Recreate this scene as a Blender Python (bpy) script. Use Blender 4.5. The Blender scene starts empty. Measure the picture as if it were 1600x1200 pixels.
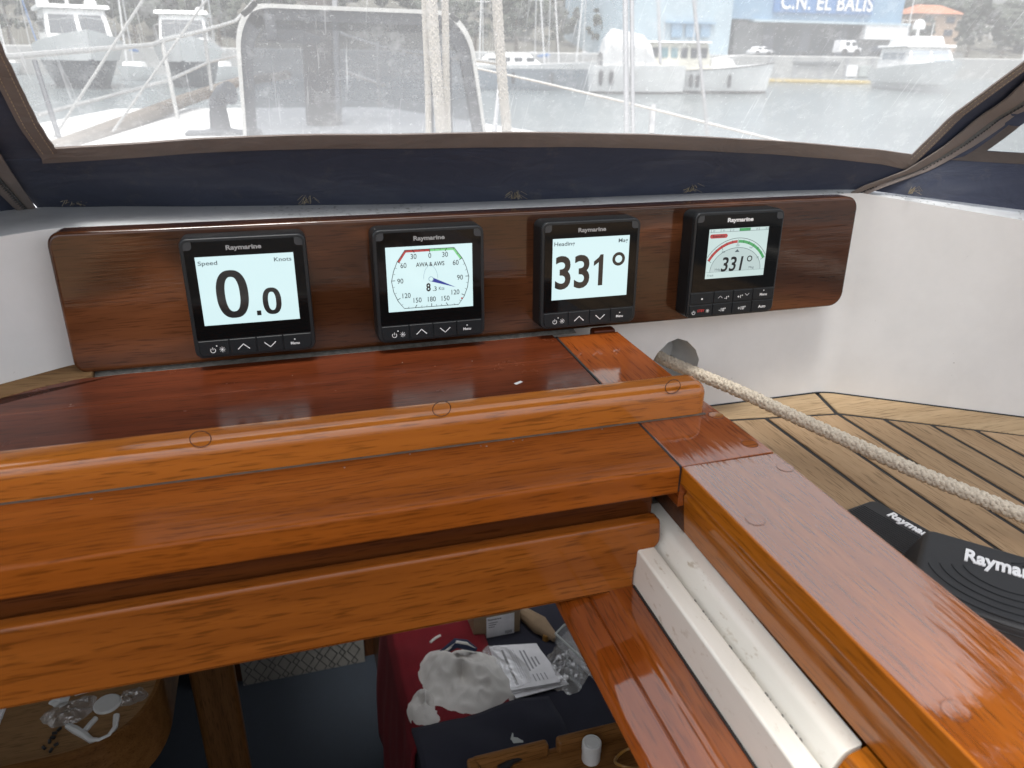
import bpy, bmesh, math, random
import numpy as np
from mathutils import Vector, Matrix, noise
random.seed(7)
sc = bpy.context.scene
col = sc.collection
S = 1.2            # the scene is laid out in solved units; one unit is 1.2 m (applied to everything at the very end)
PI = math.pi
R_ = math.radians

# ------------------------------------------------------------------ camera
F = 1187.0
CAM = np.array([0.0291, -0.5937, 0.1643])
RC = np.array([[0.9577105727757526, -0.2875164670923765, 0.011168703785067078],
               [-0.10372823125404593, -0.3812018213796301, -0.9186542469382735],
               [0.2683857537844126, 0.8786463751291066, -0.39490458928455346]])
cd = bpy.data.cameras.new('camera')
cam = bpy.data.objects.new('camera', cd)
col.objects.link(cam)
sc.camera = cam
m = Matrix.Identity(4)
for i in range(3):
    m[i][0], m[i][1], m[i][2] = RC[0][i], -RC[1][i], -RC[2][i]
    m[i][3] = CAM[i] * S
cam.matrix_world = m
cd.sensor_width = 36.0
cd.lens = F / 1600 * 36
cd.clip_start = 0.01
cd.clip_end = 3000
cd.dof.use_dof = True
cd.dof.focus_distance = 0.70 * S
cd.dof.aperture_fstop = 11.0

# ------------------------------------------------------------------ sky, sun, exposure
SUN_EL, SUN_AZ = 76.0, 196.0
w = bpy.data.worlds.new('World')
sc.world = w
w.use_nodes = True
wn = w.node_tree
for n in list(wn.nodes): wn.nodes.remove(n)
sky = wn.nodes.new('ShaderNodeTexSky')
sky.sky_type = 'NISHITA'
sky.sun_disc = False
sky.sun_elevation = R_(SUN_EL)
sky.sun_rotation = R_(SUN_AZ)
sky.air_density = 1.0
sky.dust_density = 5.0
sky.ozone_density = 1.0
hs = wn.nodes.new('ShaderNodeHueSaturation')
hs.inputs['Saturation'].default_value = 0.30
bg = wn.nodes.new('ShaderNodeBackground')
bg.inputs['Strength'].default_value = 0.15
wo = wn.nodes.new('ShaderNodeOutputWorld')
wn.links.new(sky.outputs[0], hs.inputs['Color'])
wn.links.new(hs.outputs[0], bg.inputs['Color'])
wn.links.new(bg.outputs[0], wo.inputs['Surface'])
sd = bpy.data.lights.new('sun', 'SUN')
sd.energy = 1.25
sd.angle = R_(12)
sd.color = (1.0, 0.98, 0.95)
sun = bpy.data.objects.new('sun', sd)
col.objects.link(sun)
sv = Vector((math.sin(R_(SUN_AZ)) * math.cos(R_(SUN_EL)), math.cos(R_(SUN_AZ)) * math.cos(R_(SUN_EL)), math.sin(R_(SUN_EL))))
sun.rotation_euler = (-sv).to_track_quat('-Z', 'Y').to_euler()
sun.location = (0, 0, 50)
sc.view_settings.view_transform = 'Standard'
sc.view_settings.look = 'None'
sc.view_settings.gamma = 1.0
sc.view_settings.exposure = 1.3
sc.view_settings.use_curve_mapping = False
sc.cycles.use_denoising = True
sc.cycles.max_bounces = 10
sc.cycles.transparent_max_bounces = 16
sc.cycles.sample_clamp_indirect = 6.0

# ------------------------------------------------------------------ geometry helpers
def at(u, v, P, n):
    """the point of the plane (P, n) that the photograph shows at pixel (u, v)"""
    d = RC.T @ np.array([(u - 800) / F, (v - 600) / F, 1.0])
    P = np.array(P, float); n = np.array(n, float)
    return Vector(CAM + d * (((P - CAM) @ n) / (d @ n)))
def atz(u, v, z): return at(u, v, (0, 0, z), (0, 0, 1))
def aty(u, v, y): return at(u, v, (0, y, 0), (0, 1, 0))

def tag(o, label=None, cat=None, group=None, kind=None):
    if label: o['label'] = label
    if cat: o['category'] = cat
    if group: o['group'] = group
    if kind: o['kind'] = kind
    return o
def thing(name, loc, label, cat, group=None, rz=0.0, kind=None):
    o = bpy.data.objects.new(name, None)
    col.objects.link(o)
    o.location = loc
    o.rotation_euler = (0, 0, rz)
    o.empty_display_size = 0.05
    return tag(o, label, cat, group, kind)
def wloc(o):
    v = Vector((0, 0, 0))
    while o is not None:
        v = v + o.location; o = o.parent
    return v
def mk(name, bm, mat, parent=None, local=False, ang=35, smooth=True):
    """link a bmesh as one mesh object; its vertices are world positions unless local"""
    me = bpy.data.meshes.new(name)
    bmesh.ops.recalc_face_normals(bm, faces=bm.faces[:])
    bm.to_mesh(me); bm.free()
    o = bpy.data.objects.new(name, me)
    col.objects.link(o)
    for mm in (mat if isinstance(mat, (list, tuple)) else [mat]): me.materials.append(mm)
    if smooth:
        for p in me.polygons: p.use_smooth = True
        me.set_sharp_from_angle(angle=R_(ang))
        if ang < 90 and len(me.polygons) < 6000:
            wm = o.modifiers.new('weighted_normals', 'WEIGHTED_NORMAL'); wm.keep_sharp = True; wm.weight = 90
    if parent is not None:
        o.parent = parent
        if not local:
            me.transform(Matrix.Translation(-wloc(parent)))
    elif not local and len(me.vertices):
        xs = [v.co for v in me.vertices]
        c = Vector(((min(v.x for v in xs) + max(v.x for v in xs)) / 2, (min(v.y for v in xs) + max(v.y for v in xs)) / 2, min(v.z for v in xs)))
        me.transform(Matrix.Translation(-c)); o.location = c
    return o
def B(): return bmesh.new()
def merge(bm, t, M=None):
    if M is not None: bmesh.ops.transform(t, matrix=M, verts=t.verts[:])
    me = bpy.data.meshes.new('tmp'); t.to_mesh(me); t.free()
    bm.from_mesh(me); bpy.data.meshes.remove(me)
def box(bm, x0, x1, y0, y1, z0, z1, r=0.0, seg=2, M=None):
    t = B()
    bmesh.ops.create_cube(t, size=1.0)
    for v in t.verts:
        v.co = Vector(((x0 + x1) / 2 + v.co.x * (x1 - x0), (y0 + y1) / 2 + v.co.y * (y1 - y0), (z0 + z1) / 2 + v.co.z * (z1 - z0)))
    if r > 0: bmesh.ops.bevel(t, geom=t.edges[:], offset=r, segments=seg, profile=0.5, affect='EDGES')
    merge(bm, t, M)
    return bm
def prism(bm, poly, a0, a1, axis='z', r=0.0, seg=2, caps_only=False, M=None):
    """extrude a closed polygon: axis z -> points (x, y); axis x -> points (y, z); axis y -> points (x, z)"""
    t = B()
    def pt(p, a):
        return {'z': (p[0], p[1], a), 'x': (a, p[0], p[1]), 'y': (p[0], a, p[1])}[axis]
    lo = [t.verts.new(pt(p, a0)) for p in poly]; hi = [t.verts.new(pt(p, a1)) for p in poly]
    t.faces.new(lo); t.faces.new(hi)
    n = len(poly)
    for i in range(n): t.faces.new((lo[i], lo[(i + 1) % n], hi[(i + 1) % n], hi[i]))
    bmesh.ops.recalc_face_normals(t, faces=t.faces[:])
    if r > 0:
        es = t.edges[:]
        if caps_only:
            s = set(lo) ; h = set(hi)
            es = [e for e in t.edges if (e.verts[0] in s and e.verts[1] in s) or (e.verts[0] in h and e.verts[1] in h)]
        bmesh.ops.bevel(t, geom=es, offset=r, segments=seg, profile=0.5, affect='EDGES')
    merge(bm, t, M)
    return bm
def rrect(x0, x1, y0, y1, r, n=5):
    """rounded rectangle outline; r may be one radius or four (bl, br, tr, tl)"""
    rs = r if isinstance(r, (list, tuple)) else [r] * 4
    out = []
    for (cx, cy, a0, q) in ((x0, y0, PI, rs[0]), (x1, y0, 1.5 * PI, rs[1]), (x1, y1, 0, rs[2]), (x0, y1, 0.5 * PI, rs[3])):
        sx = 1 if cx == x0 else -1; sy = 1 if cy == y0 else -1
        ox, oy = cx + sx * q, cy + sy * q
        if q <= 0: out.append((cx, cy)); continue
        for i in range(n + 1):
            a = a0 + (PI / 2) * i / n
            out.append((ox + q * math.cos(a), oy + q * math.sin(a)))
    return out
def roundpoly(pts, rad, n=5):
    """round each corner i of a closed polygon by rad[i]"""
    out = []
    N = len(pts)
    for i in range(N):
        p = Vector(pts[i]).to_2d(); a = Vector(pts[i - 1]).to_2d(); b = Vector(pts[(i + 1) % N]).to_2d()
        r = rad[i] if isinstance(rad, (list, tuple)) else rad
        if r <= 0: out.append((p.x, p.y)); continue
        p0 = p + (a - p).normalized() * r; p1 = p + (b - p).normalized() * r
        for k in range(n + 1):
            t = k / n
            q = p0 * (1 - t) ** 2 + p * 2 * t * (1 - t) + p1 * t * t
            out.append((q.x, q.y))
    return out
def tube(bm, pts, r, n=8, cap=True, taper=None):
    pts = [Vector(p) for p in pts]
    N = len(pts)
    rings = []
    up = None
    for i, p in enumerate(pts):
        d = (pts[min(i + 1, N - 1)] - pts[max(i - 1, 0)]).normalized()
        if up is None:
            up = Vector((0, 0, 1)) if abs(d.z) < 0.9 else Vector((1, 0, 0))
        s = d.cross(up)
        if s.length < 1e-6: s = d.orthogonal()
        s.normalize(); up = s.cross(d).normalized()
        rr = r if taper is None else taper[i]
        rings.append([bm.verts.new(p + (s * math.cos(2 * PI * k / n) + up * math.sin(2 * PI * k / n)) * rr) for k in range(n)])
    for i in range(N - 1):
        for k in range(n):
            bm.faces.new((rings[i][k], rings[i][(k + 1) % n], rings[i + 1][(k + 1) % n], rings[i + 1][k]))
    if cap and n > 2:
        bm.faces.new(rings[0]); bm.faces.new(rings[-1])
    return bm
def lathe(bm, prof, c, n=24, M=None):
    t = B()
    rings = []
    for (r, z) in prof:
        rings.append([t.verts.new((r * math.cos(2 * PI * k / n), r * math.sin(2 * PI * k / n), z)) for k in range(n)])
    for i in range(len(rings) - 1):
        for k in range(n): t.faces.new((rings[i][k], rings[i][(k + 1) % n], rings[i + 1][(k + 1) % n], rings[i + 1][k]))
    t.faces.new(rings[0]); t.faces.new(rings[-1])
    MM = Matrix.Translation(Vector(c)) @ (M or Matrix.Identity(4))
    merge(bm, t, MM)
    return bm
def grid(bm, fn, nu, nv, close_u=False):
    vs = [[bm.verts.new(fn(i / nu, j / nv)) for j in range(nv + 1)] for i in range(nu + 1)]
    for i in range(nu):
        for j in range(nv):
            bm.faces.new((vs[i][j], vs[i + 1][j], vs[i + 1][j + 1], vs[i][j + 1]))
    return bm
def thicken(bm, d):
    """give an open sheet thickness d along minus its normals"""
    bmesh.ops.recalc_face_normals(bm, faces=bm.faces[:])
    bmesh.ops.solidify(bm, geom=bm.faces[:], thickness=d)
    return bm
def ribbon(bm, pts, wd, y=0.0, closed=False, th=0.0):
    """flat stroke in the (x, z) plane at depth y, facing -y"""
    n = len(pts)
    L = []; Rr = []
    for i in range(n):
        a = Vector(pts[i - 1] if (i > 0 or closed) else pts[i]); b = Vector(pts[(i + 1) % n] if (i < n - 1 or closed) else pts[i])
        d = (b - a); d = d.normalized() if d.length > 0 else Vector((1, 0))
        nn = Vector((-d.y, d.x)) * wd / 2
        p = Vector(pts[i])
        L.append(bm.verts.new((p.x + nn.x, y, p.y + nn.y))); Rr.append(bm.verts.new((p.x - nn.x, y, p.y - nn.y)))
    for i in range(n if closed else n - 1):
        j = (i + 1) % n
        bm.faces.new((L[i], L[j], Rr[j], Rr[i]))
    return bm
def fillpoly(bm, pts, y=0.0):
    bm.faces.new([bm.verts.new((p[0], y, p[1])) for p in pts])
    return bm
def arc(cx, cy, r, a0, a1, n=16, ry=None):
    ry = r if ry is None else ry
    return [(cx + r * math.cos(R_(a0 + (a1 - a0) * i / n)), cy + ry * math.sin(R_(a0 + (a1 - a0) * i / n))) for i in range(n + 1)]
_txt = {}
def text_bm(s, h, bold=0.0, sx=1.0, extrude=0.0, center=True, shear=0.0, spacing=1.0):
    """lettering as a bmesh in the (x, z) plane facing -y, cap height h, centred on its own box (or left aligned)"""
    cu = bpy.data.curves.new('lettering_curve', 'FONT')
    cu.body = s; cu.size = 1.0; cu.offset = bold; cu.extrude = extrude / h * 0.7 if extrude else 0.0
    cu.resolution_u = 4; cu.shear = shear; cu.space_character = spacing
    o = bpy.data.objects.new('lettering_curve', cu); col.objects.link(o)
    dg = bpy.context.evaluated_depsgraph_get()
    me = bpy.data.meshes.new_from_object(o.evaluated_get(dg))
    bpy.data.objects.remove(o); bpy.data.curves.remove(cu)
    bm = B(); bm.from_mesh(me); bpy.data.meshes.remove(me)
    k = h / 0.70
    for v in bm.verts: v.co = Vector((v.co.x * k * sx, -v.co.z * k, v.co.y * k))
    xs = [v.co.x for v in bm.verts]; zs = [v.co.z for v in bm.verts]
    cx = (min(xs) + max(xs)) / 2 if center else min(xs)
    for v in bm.verts: v.co.x -= cx; v.co.z -= h / 2
    return bm, max(xs) - min(xs)
def add_text(bm, s, x, z, h, y=0.0, bold=0.0, sx=1.0, width=None, center=True, shear=0.0):
    t, wd = text_bm(s, h, bold, sx, center=center, shear=shear)
    f = 1.0 if width is None else width / wd
    for v in t.verts: v.co = Vector((v.co.x * f + x, v.co.y + y, v.co.z + z))
    merge(bm, t)
    return bm
def copy_tree(o, parent=None):
    c = o.copy(); col.objects.link(c)
    if parent is not None: c.parent = parent
    for ch in list(o.children): copy_tree(ch, c)
    return c

# ------------------------------------------------------------------ materials
class NT:
    def __init__(s, name):
        s.m = bpy.data.materials.new(name); s.m.use_nodes = True
        s.t = s.m.node_tree
        for n in list(s.t.nodes): s.t.nodes.remove(n)
        s.out = s.t.nodes.new('ShaderNodeOutputMaterial')
        s.tc = s.t.nodes.new('ShaderNodeTexCoord')
    def n(s, typ, **kw):
        x = s.t.nodes.new('ShaderNode' + typ)
        for k, v in kw.items():
            if k.startswith('_'): setattr(x, k[1:], v)
            else:
                key = k.replace('__', ' ')
                s.set(x.inputs[int(key[1:])] if key[0] == 'i' and key[1:].isdigit() else x.inputs[key], v)
        return x
    def set(s, sock, v):
        if hasattr(v, 'is_output') and v.is_output: s.t.links.new(v, sock)
        elif hasattr(v, 'outputs'): s.t.links.new(v.outputs[0], sock)
        else:
            if sock.type == 'RGBA' and len(v) == 3: v = (*v, 1.0)
            sock.default_value = v
    def map(s, scale=(1, 1, 1), rot=(0, 0, 0), loc=(0, 0, 0), src='Object'):
        return s.n('Mapping', Vector=s.tc.outputs[src], Scale=scale, Rotation=rot, Location=loc)
    def noise(s, vec, scale=1.0, detail=4.0, rough=0.55, dist=0.0):
        return s.n('TexNoise', Vector=vec, Scale=scale, Detail=detail, Roughness=rough, Distortion=dist).outputs['Fac']
    def ramp(s, fac, stops):
        r = s.n('ValToRGB', Fac=fac)
        el = r.color_ramp.elements
        while len(el) > 1: el.remove(el[-1])
        for i, (p, c) in enumerate(stops):
            e = el[0] if i == 0 else el.new(p)
            e.position = p
            e.color = (*c, 1.0) if not isinstance(c, (int, float)) else (c, c, c, 1.0)
        return r.outputs[0]
    def math(s, op, a, b=0.5):
        return s.n('Math', _operation=op, i0=a, i1=b).outputs[0]
    def mix(s, fac, a, b, mode='MIX'):
        x = s.t.nodes.new('ShaderNodeMix'); x.data_type = 'RGBA'; x.blend_type = mode
        s.set(x.inputs[0], fac); s.set(x.inputs[6], a); s.set(x.inputs[7], b)
        return x.outputs[2]
    def bump(s, h, strength=0.2, dist=0.001, normal=None):
        x = s.n('Bump', Height=h, Strength=strength, Distance=dist)
        if normal is not None: s.set(x.inputs['Normal'], normal)
        return x.outputs[0]
    def bsdf(s, **kw):
        b = s.n('BsdfPrincipled', **kw)
        s.t.links.new(b.outputs[0], s.out.inputs[0])
        return b
def plain(name, c, rough=0.5, metal=0.0, var=0.12, vs=30.0, bump=0.0, bs=200.0, **kw):
    t = NT(name)
    f = t.noise(t.map(), vs, 5, 0.6)
    cc = t.ramp(f, [(0.25, tuple(x * (1 - var) for x in c)), (0.75, tuple(min(1, x * (1 + var)) for x in c))])
    b = t.bsdf(Base__Color=cc, Roughness=rough, Metallic=metal, **kw)
    if bump > 0: t.set(b.inputs['Normal'], t.bump(t.noise(t.map(), bs, 4, 0.6), bump, 0.001))
    return t.m
def wood(name, dark, mid, light, axis='x', fine=1.0, coat=1.0, coat_rough=0.03, coat_ior=1.9, figure=0.0, pore=0.40, rough=0.45, ragged=0.35, loc=(0, 0, 0), broad=1.0, dust=0.0):
    t = NT(name)
    def sc3(al, ac):
        return {'x': (al, ac, ac), 'y': (ac, al, ac), 'z': (ac, ac, al)}[axis]
    wob = t.n('TexNoise', Vector=t.map(sc3(3, 9), loc=loc), Scale=1.0, Detail=2.0)
    v0 = t.n('VectorMath', _operation='MULTIPLY_ADD', i0=wob.outputs['Color'], i1=(0.02, 0.02, 0.02), i2=t.map(loc=loc).outputs[0]).outputs[0]
    def st(al, ac, scale=1.0, detail=5.0, rg=0.6):
        mp = t.n('Mapping', Vector=v0, Scale=sc3(al, ac))
        return t.noise(mp, scale, detail, rg)
    f1 = st(2.6, 60 * fine, 1.0, 7, 0.62)
    f2 = st(1.2, 9, broad, 3, 0.5)
    f = t.math('ADD', t.math('MULTIPLY', f1, 0.62), t.math('MULTIPLY', f2, 0.38))
    c = t.ramp(f, [(0.26, dark), (0.5, mid), (0.74, light)])
    if figure > 0:
        fg = t.noise(t.map((3.0, 1.0, 10.0), rot=(0, R_(-32), 0), loc=(0.3, 0, 0.13)), 1.0, 2.5, 0.55, 0.8)
        c = t.mix(figure, c, t.ramp(fg, [(0.36, 0.42), (0.5, 0.85), (0.62, 2.0)]), 'MULTIPLY')
    p1 = st(34, 620 * fine, 1.0, 2, 0.5)
    pr = t.ramp(p1, [(0.34, 1.0 - pore), (0.46, 1.0)])
    c = t.mix(1.0, c, pr, 'MULTIPLY')
    rr = rough
    b = t.bsdf(Base__Color=c, Roughness=rr, Coat__Weight=coat, Coat__IOR=coat_ior)
    b.inputs['Specular IOR Level'].default_value = 0.03
    cr = t.ramp(t.noise(t.map(), 22, 4, 0.7), [(0.35, coat_rough), (0.75, coat_rough * 2.6 + dust)])
    t.set(b.inputs['Coat Roughness'], cr)
    if ragged > 0:
        g = st(5, 90 * fine, 1.0, 4, 0.6)
        und = t.noise(t.map(), 9.0, 2, 0.5)
        n1 = t.bump(und, 0.12, 0.004)
        t.set(b.inputs['Coat Normal'], t.bump(g, ragged, 0.0006, n1))
        t.set(b.inputs['Normal'], t.bump(g, ragged, 0.0008))
    return t.m
M = {}
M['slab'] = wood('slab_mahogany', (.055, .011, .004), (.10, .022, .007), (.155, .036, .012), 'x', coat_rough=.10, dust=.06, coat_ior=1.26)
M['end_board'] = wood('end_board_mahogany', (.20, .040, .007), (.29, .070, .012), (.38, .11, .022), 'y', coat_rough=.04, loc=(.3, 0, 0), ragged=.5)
M['bar'] = wood('handrail_teak', (.29, .080, .009), (.41, .128, .015), (.50, .18, .028), 'x', fine=.8, loc=(.7, .2, 0), coat_rough=.08, coat_ior=1.6)
M['lip'] = wood('lip_teak', (.175, .043, .005), (.275, .073, .009), (.37, .112, .016), 'x', loc=(.1, .9, 0), coat=.4, coat_ior=1.32, coat_rough=.08)
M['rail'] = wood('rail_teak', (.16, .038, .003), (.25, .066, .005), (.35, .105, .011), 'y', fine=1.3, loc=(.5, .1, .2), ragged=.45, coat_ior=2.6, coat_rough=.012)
M['rail_in_lit'] = wood('rail_inner_lit_teak', (.27, .070, .004), (.39, .115, .008), (.49, .165, .016), 'y', loc=(.15, .6, .2), coat_ior=1.45, coat_rough=.06)  # rail teak in a lighter colour, painting the light on the inner face
M['beam'] = wood('beam_teak', (.15, .040, .006), (.245, .071, .010), (.35, .116, .021), 'x', fine=.8, loc=(.9, .3, .5), ragged=.7, coat=.7, coat_ior=1.4, coat_rough=.05)
M['recess_shade'] = wood('recess_shaded_teak', (.045, .012, .003), (.085, .024, .006), (.13, .040, .010), 'x', loc=(.4, .4, .5), coat=.4, coat_ior=1.4)  # same wood as its neighbours, darkened to paint the shade under the lip
M['lower'] = wood('lower_rail_mahogany', (.09, .018, .003), (.18, .040, .005), (.30, .080, .010), 'y', loc=(.25, .7, .2), ragged=.6)
M['board'] = wood('board_mahogany', (.058, .020, .008), (.075, .026, .010), (.095, .034, .014), 'x', fine=1.1, figure=1.0, pore=.4, coat_rough=.05, coat_ior=1.5, loc=(.8, .1, .4))
M['plug'] = wood('plug_teak', (.22, .06, .012), (.36, .10, .018), (.46, .16, .03), 'x', loc=(.33, .3, .5), ragged=0)
M['plug_rim'] = plain('plug_rim_dark', (.05, .015, .006), .4)
M['dusty_bead'] = plain('dusty_sealant', (.27, .255, .225), .9, var=.45, vs=160)
M['caulk'] = plain('black_caulk', (.012, .012, .013), .6)
M['sealant'] = plain('grey_sealant', (.11, .085, .065), .7, var=.35, vs=90)
def teak_deck(name, k):
    return wood(name, (.32 * k, .212 * k, .122 * k), (.40 * k, .275 * k, .165 * k), (.48 * k, .34 * k, .21 * k), 'y', fine=.9, coat=0.0, pore=.35, rough=.7, ragged=0.25, loc=(k, k * 3, 0))
M['deck_a'] = teak_deck('deck_teak_pale', 1.0)
M['deck_b'] = teak_deck('deck_teak_mid', .88)
M['deck_c'] = teak_deck('deck_teak_brown', .76)
M['margin'] = wood('deck_teak_margin', (.29, .20, .115), (.40, .285, .17), (.50, .37, .23), 'x', coat=0, pore=.35, rough=.7, ragged=.25)
M['strip'] = wood('weathered_teak', (.11, .062, .030), (.19, .11, .052), (.27, .17, .085), 'x', coat=0, pore=.4, rough=.65, ragged=.25)
M['grey_teak'] = wood('grey_teak', (.10, .085, .07), (.17, .145, .12), (.24, .205, .17), 'y', coat=0, rough=.8)
def gelcoat():
    t = NT('white_gelcoat')
    f = t.noise(t.map(), 14, 6, 0.65)
    c = t.ramp(f, [(0.3, (.70, .70, .69)), (0.6, (.75, .75, .74)), (0.8, (.775, .775, .77))])
    g = t.noise(t.map((1, 1, 1)), 130, 3, 0.6)
    h = t.noise(t.map(), 6, 3, 0.6)
    sp = t.math('MULTIPLY', t.ramp(g, [(0.72, 0.0), (0.78, 1.0)]), t.ramp(h, [(0.5, 0.0), (0.62, 1.0)]))
    c = t.mix(t.math('MULTIPLY', sp, 0.75), c, (.16, .15, .13))
    # grime on flat, upward surfaces and near their edges
    b = t.bsdf(Base__Color=c, Roughness=.42)
    t.set(b.inputs['Normal'], t.bump(t.noise(t.map(), 35, 4, 0.6), .12, .002))
    return t.m
M['gel'] = gelcoat()
def ledge_mat():
    t = NT('shaded_grimy_ledge_paint')
    f = t.noise(t.map(), 18, 6, 0.65)
    c = t.ramp(f, [(0.3, (.46, .47, .475)), (0.7, (.58, .59, .60))])  # base greyed to stand for shade under the hood; specks below are grime
    g = t.noise(t.map(), 150, 3, 0.7)
    h = t.noise(t.map(), 7, 3, 0.6)
    sp = t.math('MULTIPLY', t.ramp(g, [(0.56, 0.0), (0.66, 1.0)]), t.ramp(h, [(0.45, 0.0), (0.65, 1.0)]))
    c = t.mix(sp, c, (.10, .10, .09))
    t.bsdf(Base__Color=c, Roughness=.6)
    return t.m
M['ledge'] = ledge_mat()
M['hole'] = plain('hole_grey', (.60, .61, .60), .6)
def runner_mat():
    t = NT('cream_runner_paint')
    c = t.ramp(t.noise(t.map((20, 3, 20)), 2, 5, .6), [(0.3, (.75, .725, .645)), (0.7, (.83, .81, .735))])
    g = t.math('MULTIPLY', t.ramp(t.noise(t.map((60, 25, 60)), 2, 4, .7), [(0.60, 0.0), (0.72, 1.0)]), t.ramp(t.noise(t.map(), 9, 2, .5), [(0.45, 0.0), (0.62, .85)]))
    c = t.mix(g, c, (.40, .32, .20))
    t.bsdf(Base__Color=c, Roughness=.28)
    return t.m
M['runner'] = runner_mat()
def canvas_mat(name, c1, c2, brown=None):
    t = NT(name)
    f = t.noise(t.map(), 8, 5, .65)
    c = t.ramp(f, [(0.3, c1), (0.7, c2)])
    wv = t.n('TexWave', Vector=t.map((1, 0.2, 0.2)), Scale=420.0, _wave_type='BANDS', _bands_direction='X').outputs['Fac']
    wv2 = t.n('TexWave', Vector=t.map(), Scale=420.0, _wave_type='BANDS', _bands_direction='Z').outputs['Fac']
    d = t.noise(t.map(), 40, 5, .7)
    c = t.mix(t.ramp(d, [(0.58, 0.0), (0.8, .40)]), c, (.16, .15, .13))
    sm = t.noise(t.map((1, 1, 3)), 5, 3, .6, 1.5)
    c = t.mix(t.ramp(sm, [(0.5, 0.0), (0.75, .28)]), c, (.15, .16, .18))
    b = t.bsdf(Base__Color=c, Roughness=.9)
    wr = t.noise(t.map((1, 1, 2.5)), 14, 3, .55, 1.2)
    t.set(b.inputs['Normal'], t.bump(t.math('ADD', wv, wv2), .25, .0006, t.bump(wr, .5, .006)))
    return t.m
M['canvas'] = canvas_mat('navy_canvas', (.036, .044, .074), (.052, .062, .098))
M['trim'] = canvas_mat('brown_leather_trim', (.165, .138, .124), (.24, .203, .184))
M['zip_tape'] = canvas_mat('grey_zip_tape', (.075, .075, .072), (.14, .135, .128))
M['zip_teeth'] = plain('zip_teeth', (.028, .030, .032), .45)
M['thread'] = plain('tan_thread', (.42, .34, .24), .8)
M['fray'] = plain('frayed_fibre', (.34, .29, .20), .9)
def vinyl():
    t = NT('dirty_clear_vinyl')
    big = t.noise(t.map(), 3.2, 4, .6)
    low = t.noise(t.map((1, 1, 1)), 300, 3, .75)
    mid = t.noise(t.map(), 60, 6, .75)
    zz = t.n('SeparateXYZ', Vector=t.tc.outputs['Object']).outputs['Z']
    grime = t.n('MapRange', Value=zz, i1=0.0, i2=0.11, i3=0.24, i4=0.0).outputs[0]   # salt and dust settle along the lower hem
    fac = t.math('ADD', t.math('MULTIPLY', big, .28), .10)
    fac = t.math('ADD', fac, grime)
    fac = t.math('ADD', fac, t.ramp(mid, [(0.52, 0.0), (0.75, .14)]))
    fac = t.math('ADD', fac, t.ramp(low, [(0.62, 0.0), (0.72, .22)]))
    scr = t.noise(t.n('Mapping', Vector=t.tc.outputs['Object'], Scale=(220, 8, 12), Rotation=(0, R_(35), 0)), 1, 3, .7)
    fac = t.math('ADD', fac, t.ramp(scr, [(0.62, 0.0), (0.75, .18)]))
    fac = t.n('Clamp', Value=fac, i1=0.0, i2=0.92)
    tr = t.n('BsdfTransparent', Color=(.76, .77, .765))
    tl = t.n('BsdfTranslucent', Color=(.90, .905, .90))
    df = t.n('BsdfDiffuse', Color=(.6, .6, .58))
    sct = t.n('MixShader', i0=.22, i1=tl, i2=df)
    mx = t.n('MixShader', i0=fac, i1=tr, i2=sct)
    t.t.links.new(mx.outputs[0], t.out.inputs[0])
    return t.m
M['vinyl'] = vinyl()
M['black'] = plain('black_plastic', (.010, .011, .012), .42, bump=.08, bs=500, Specular__IOR__Level=.3)
M['button'] = plain('black_rubber_button', (.010, .012, .014), .45, Specular__IOR__Level=.3)
M['glass'] = plain('black_screen_glass', (.004, .0045, .005), .06, var=.02, Specular__IOR__Level=.22)
M['cornersq'] = plain('charcoal_corner', (.035, .038, .042), .35)
M['bezel_edge'] = plain('black_bezel_edge', (.016, .018, .020), .32, Specular__IOR__Level=.35)
M['brand'] = plain('grey_brand_print', (.30, .30, .30), .4)
M['white_print'] = plain('white_print', (.75, .75, .75), .5)
M['red_print'] = plain('red_print', (.5, .03, .03), .5)
def screen_mat(name, c, s):
    t = NT(name)
    t.bsdf(Base__Color=(.02, .02, .02), Roughness=.08, Emission__Color=c, Emission__Strength=s)
    return t.m
M['lcd'] = screen_mat('lcd_pale_cyan', (.66, .86, .885), 0.420)
M['lcd_grey'] = screen_mat('lcd_grey', (.50, .61, .60), 0.408)
M['lcd_line'] = screen_mat('lcd_pale_blue_line', (.35, .52, .62), 0.330)
M['lcd_pale'] = screen_mat('lcd_pale_green', (.58, .72, .70), 0.408)
M['ink'] = screen_mat('lcd_black', (.010, .011, .012), 0.250)
M['ink_grey'] = screen_mat('lcd_dark_grey', (.10, .14, .16), 0.300)
M['lcd_red'] = screen_mat('lcd_red', (.45, .05, .05), 0.396)
M['lcd_green'] = screen_mat('lcd_green', (.07, .36, .12), 0.396)
M['lcd_green2'] = screen_mat('lcd_light_green', (.18, .55, .22), 0.462)
M['lcd_blue'] = screen_mat('lcd_blue', (.02, .04, .30), 0.396)
def rope_mat(name, c):
    t = NT(name)
    f = t.noise(t.map(), 300, 3, .6)
    cc = t.ramp(f, [(0.3, tuple(x * .78 for x in c)), (0.7, c)])
    b = t.bsdf(Base__Color=cc, Roughness=.85)
    t.set(b.inputs['Normal'], t.bump(t.noise(t.map((1, 1, 1)), 1400, 2, .5), .2, .0003))
    return t.m
M['rope'] = rope_mat('beige_braid', (.66, .575, .455))
M['rope_pale'] = rope_mat('cream_halyard', (.62, .57, .50))
M['rubber'] = plain('black_silicone', (.016, .017, .019), .5, bump=.1, bs=700)
M['white_raised'] = plain('white_raised_lettering', (.80, .80, .80), .5)
M['white_metal'] = plain('white_painted_metal', (.60, .59, .56), .35)
M['steel'] = plain('brushed_steel', (.55, .55, .55), .3, metal=1.0)
M['alu'] = plain('grey_aluminium', (.42, .42, .43), .42, metal=.5)
M['grey_paint'] = plain('worn_grey_rail_paint', (.34, .34, .33), .45)
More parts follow.
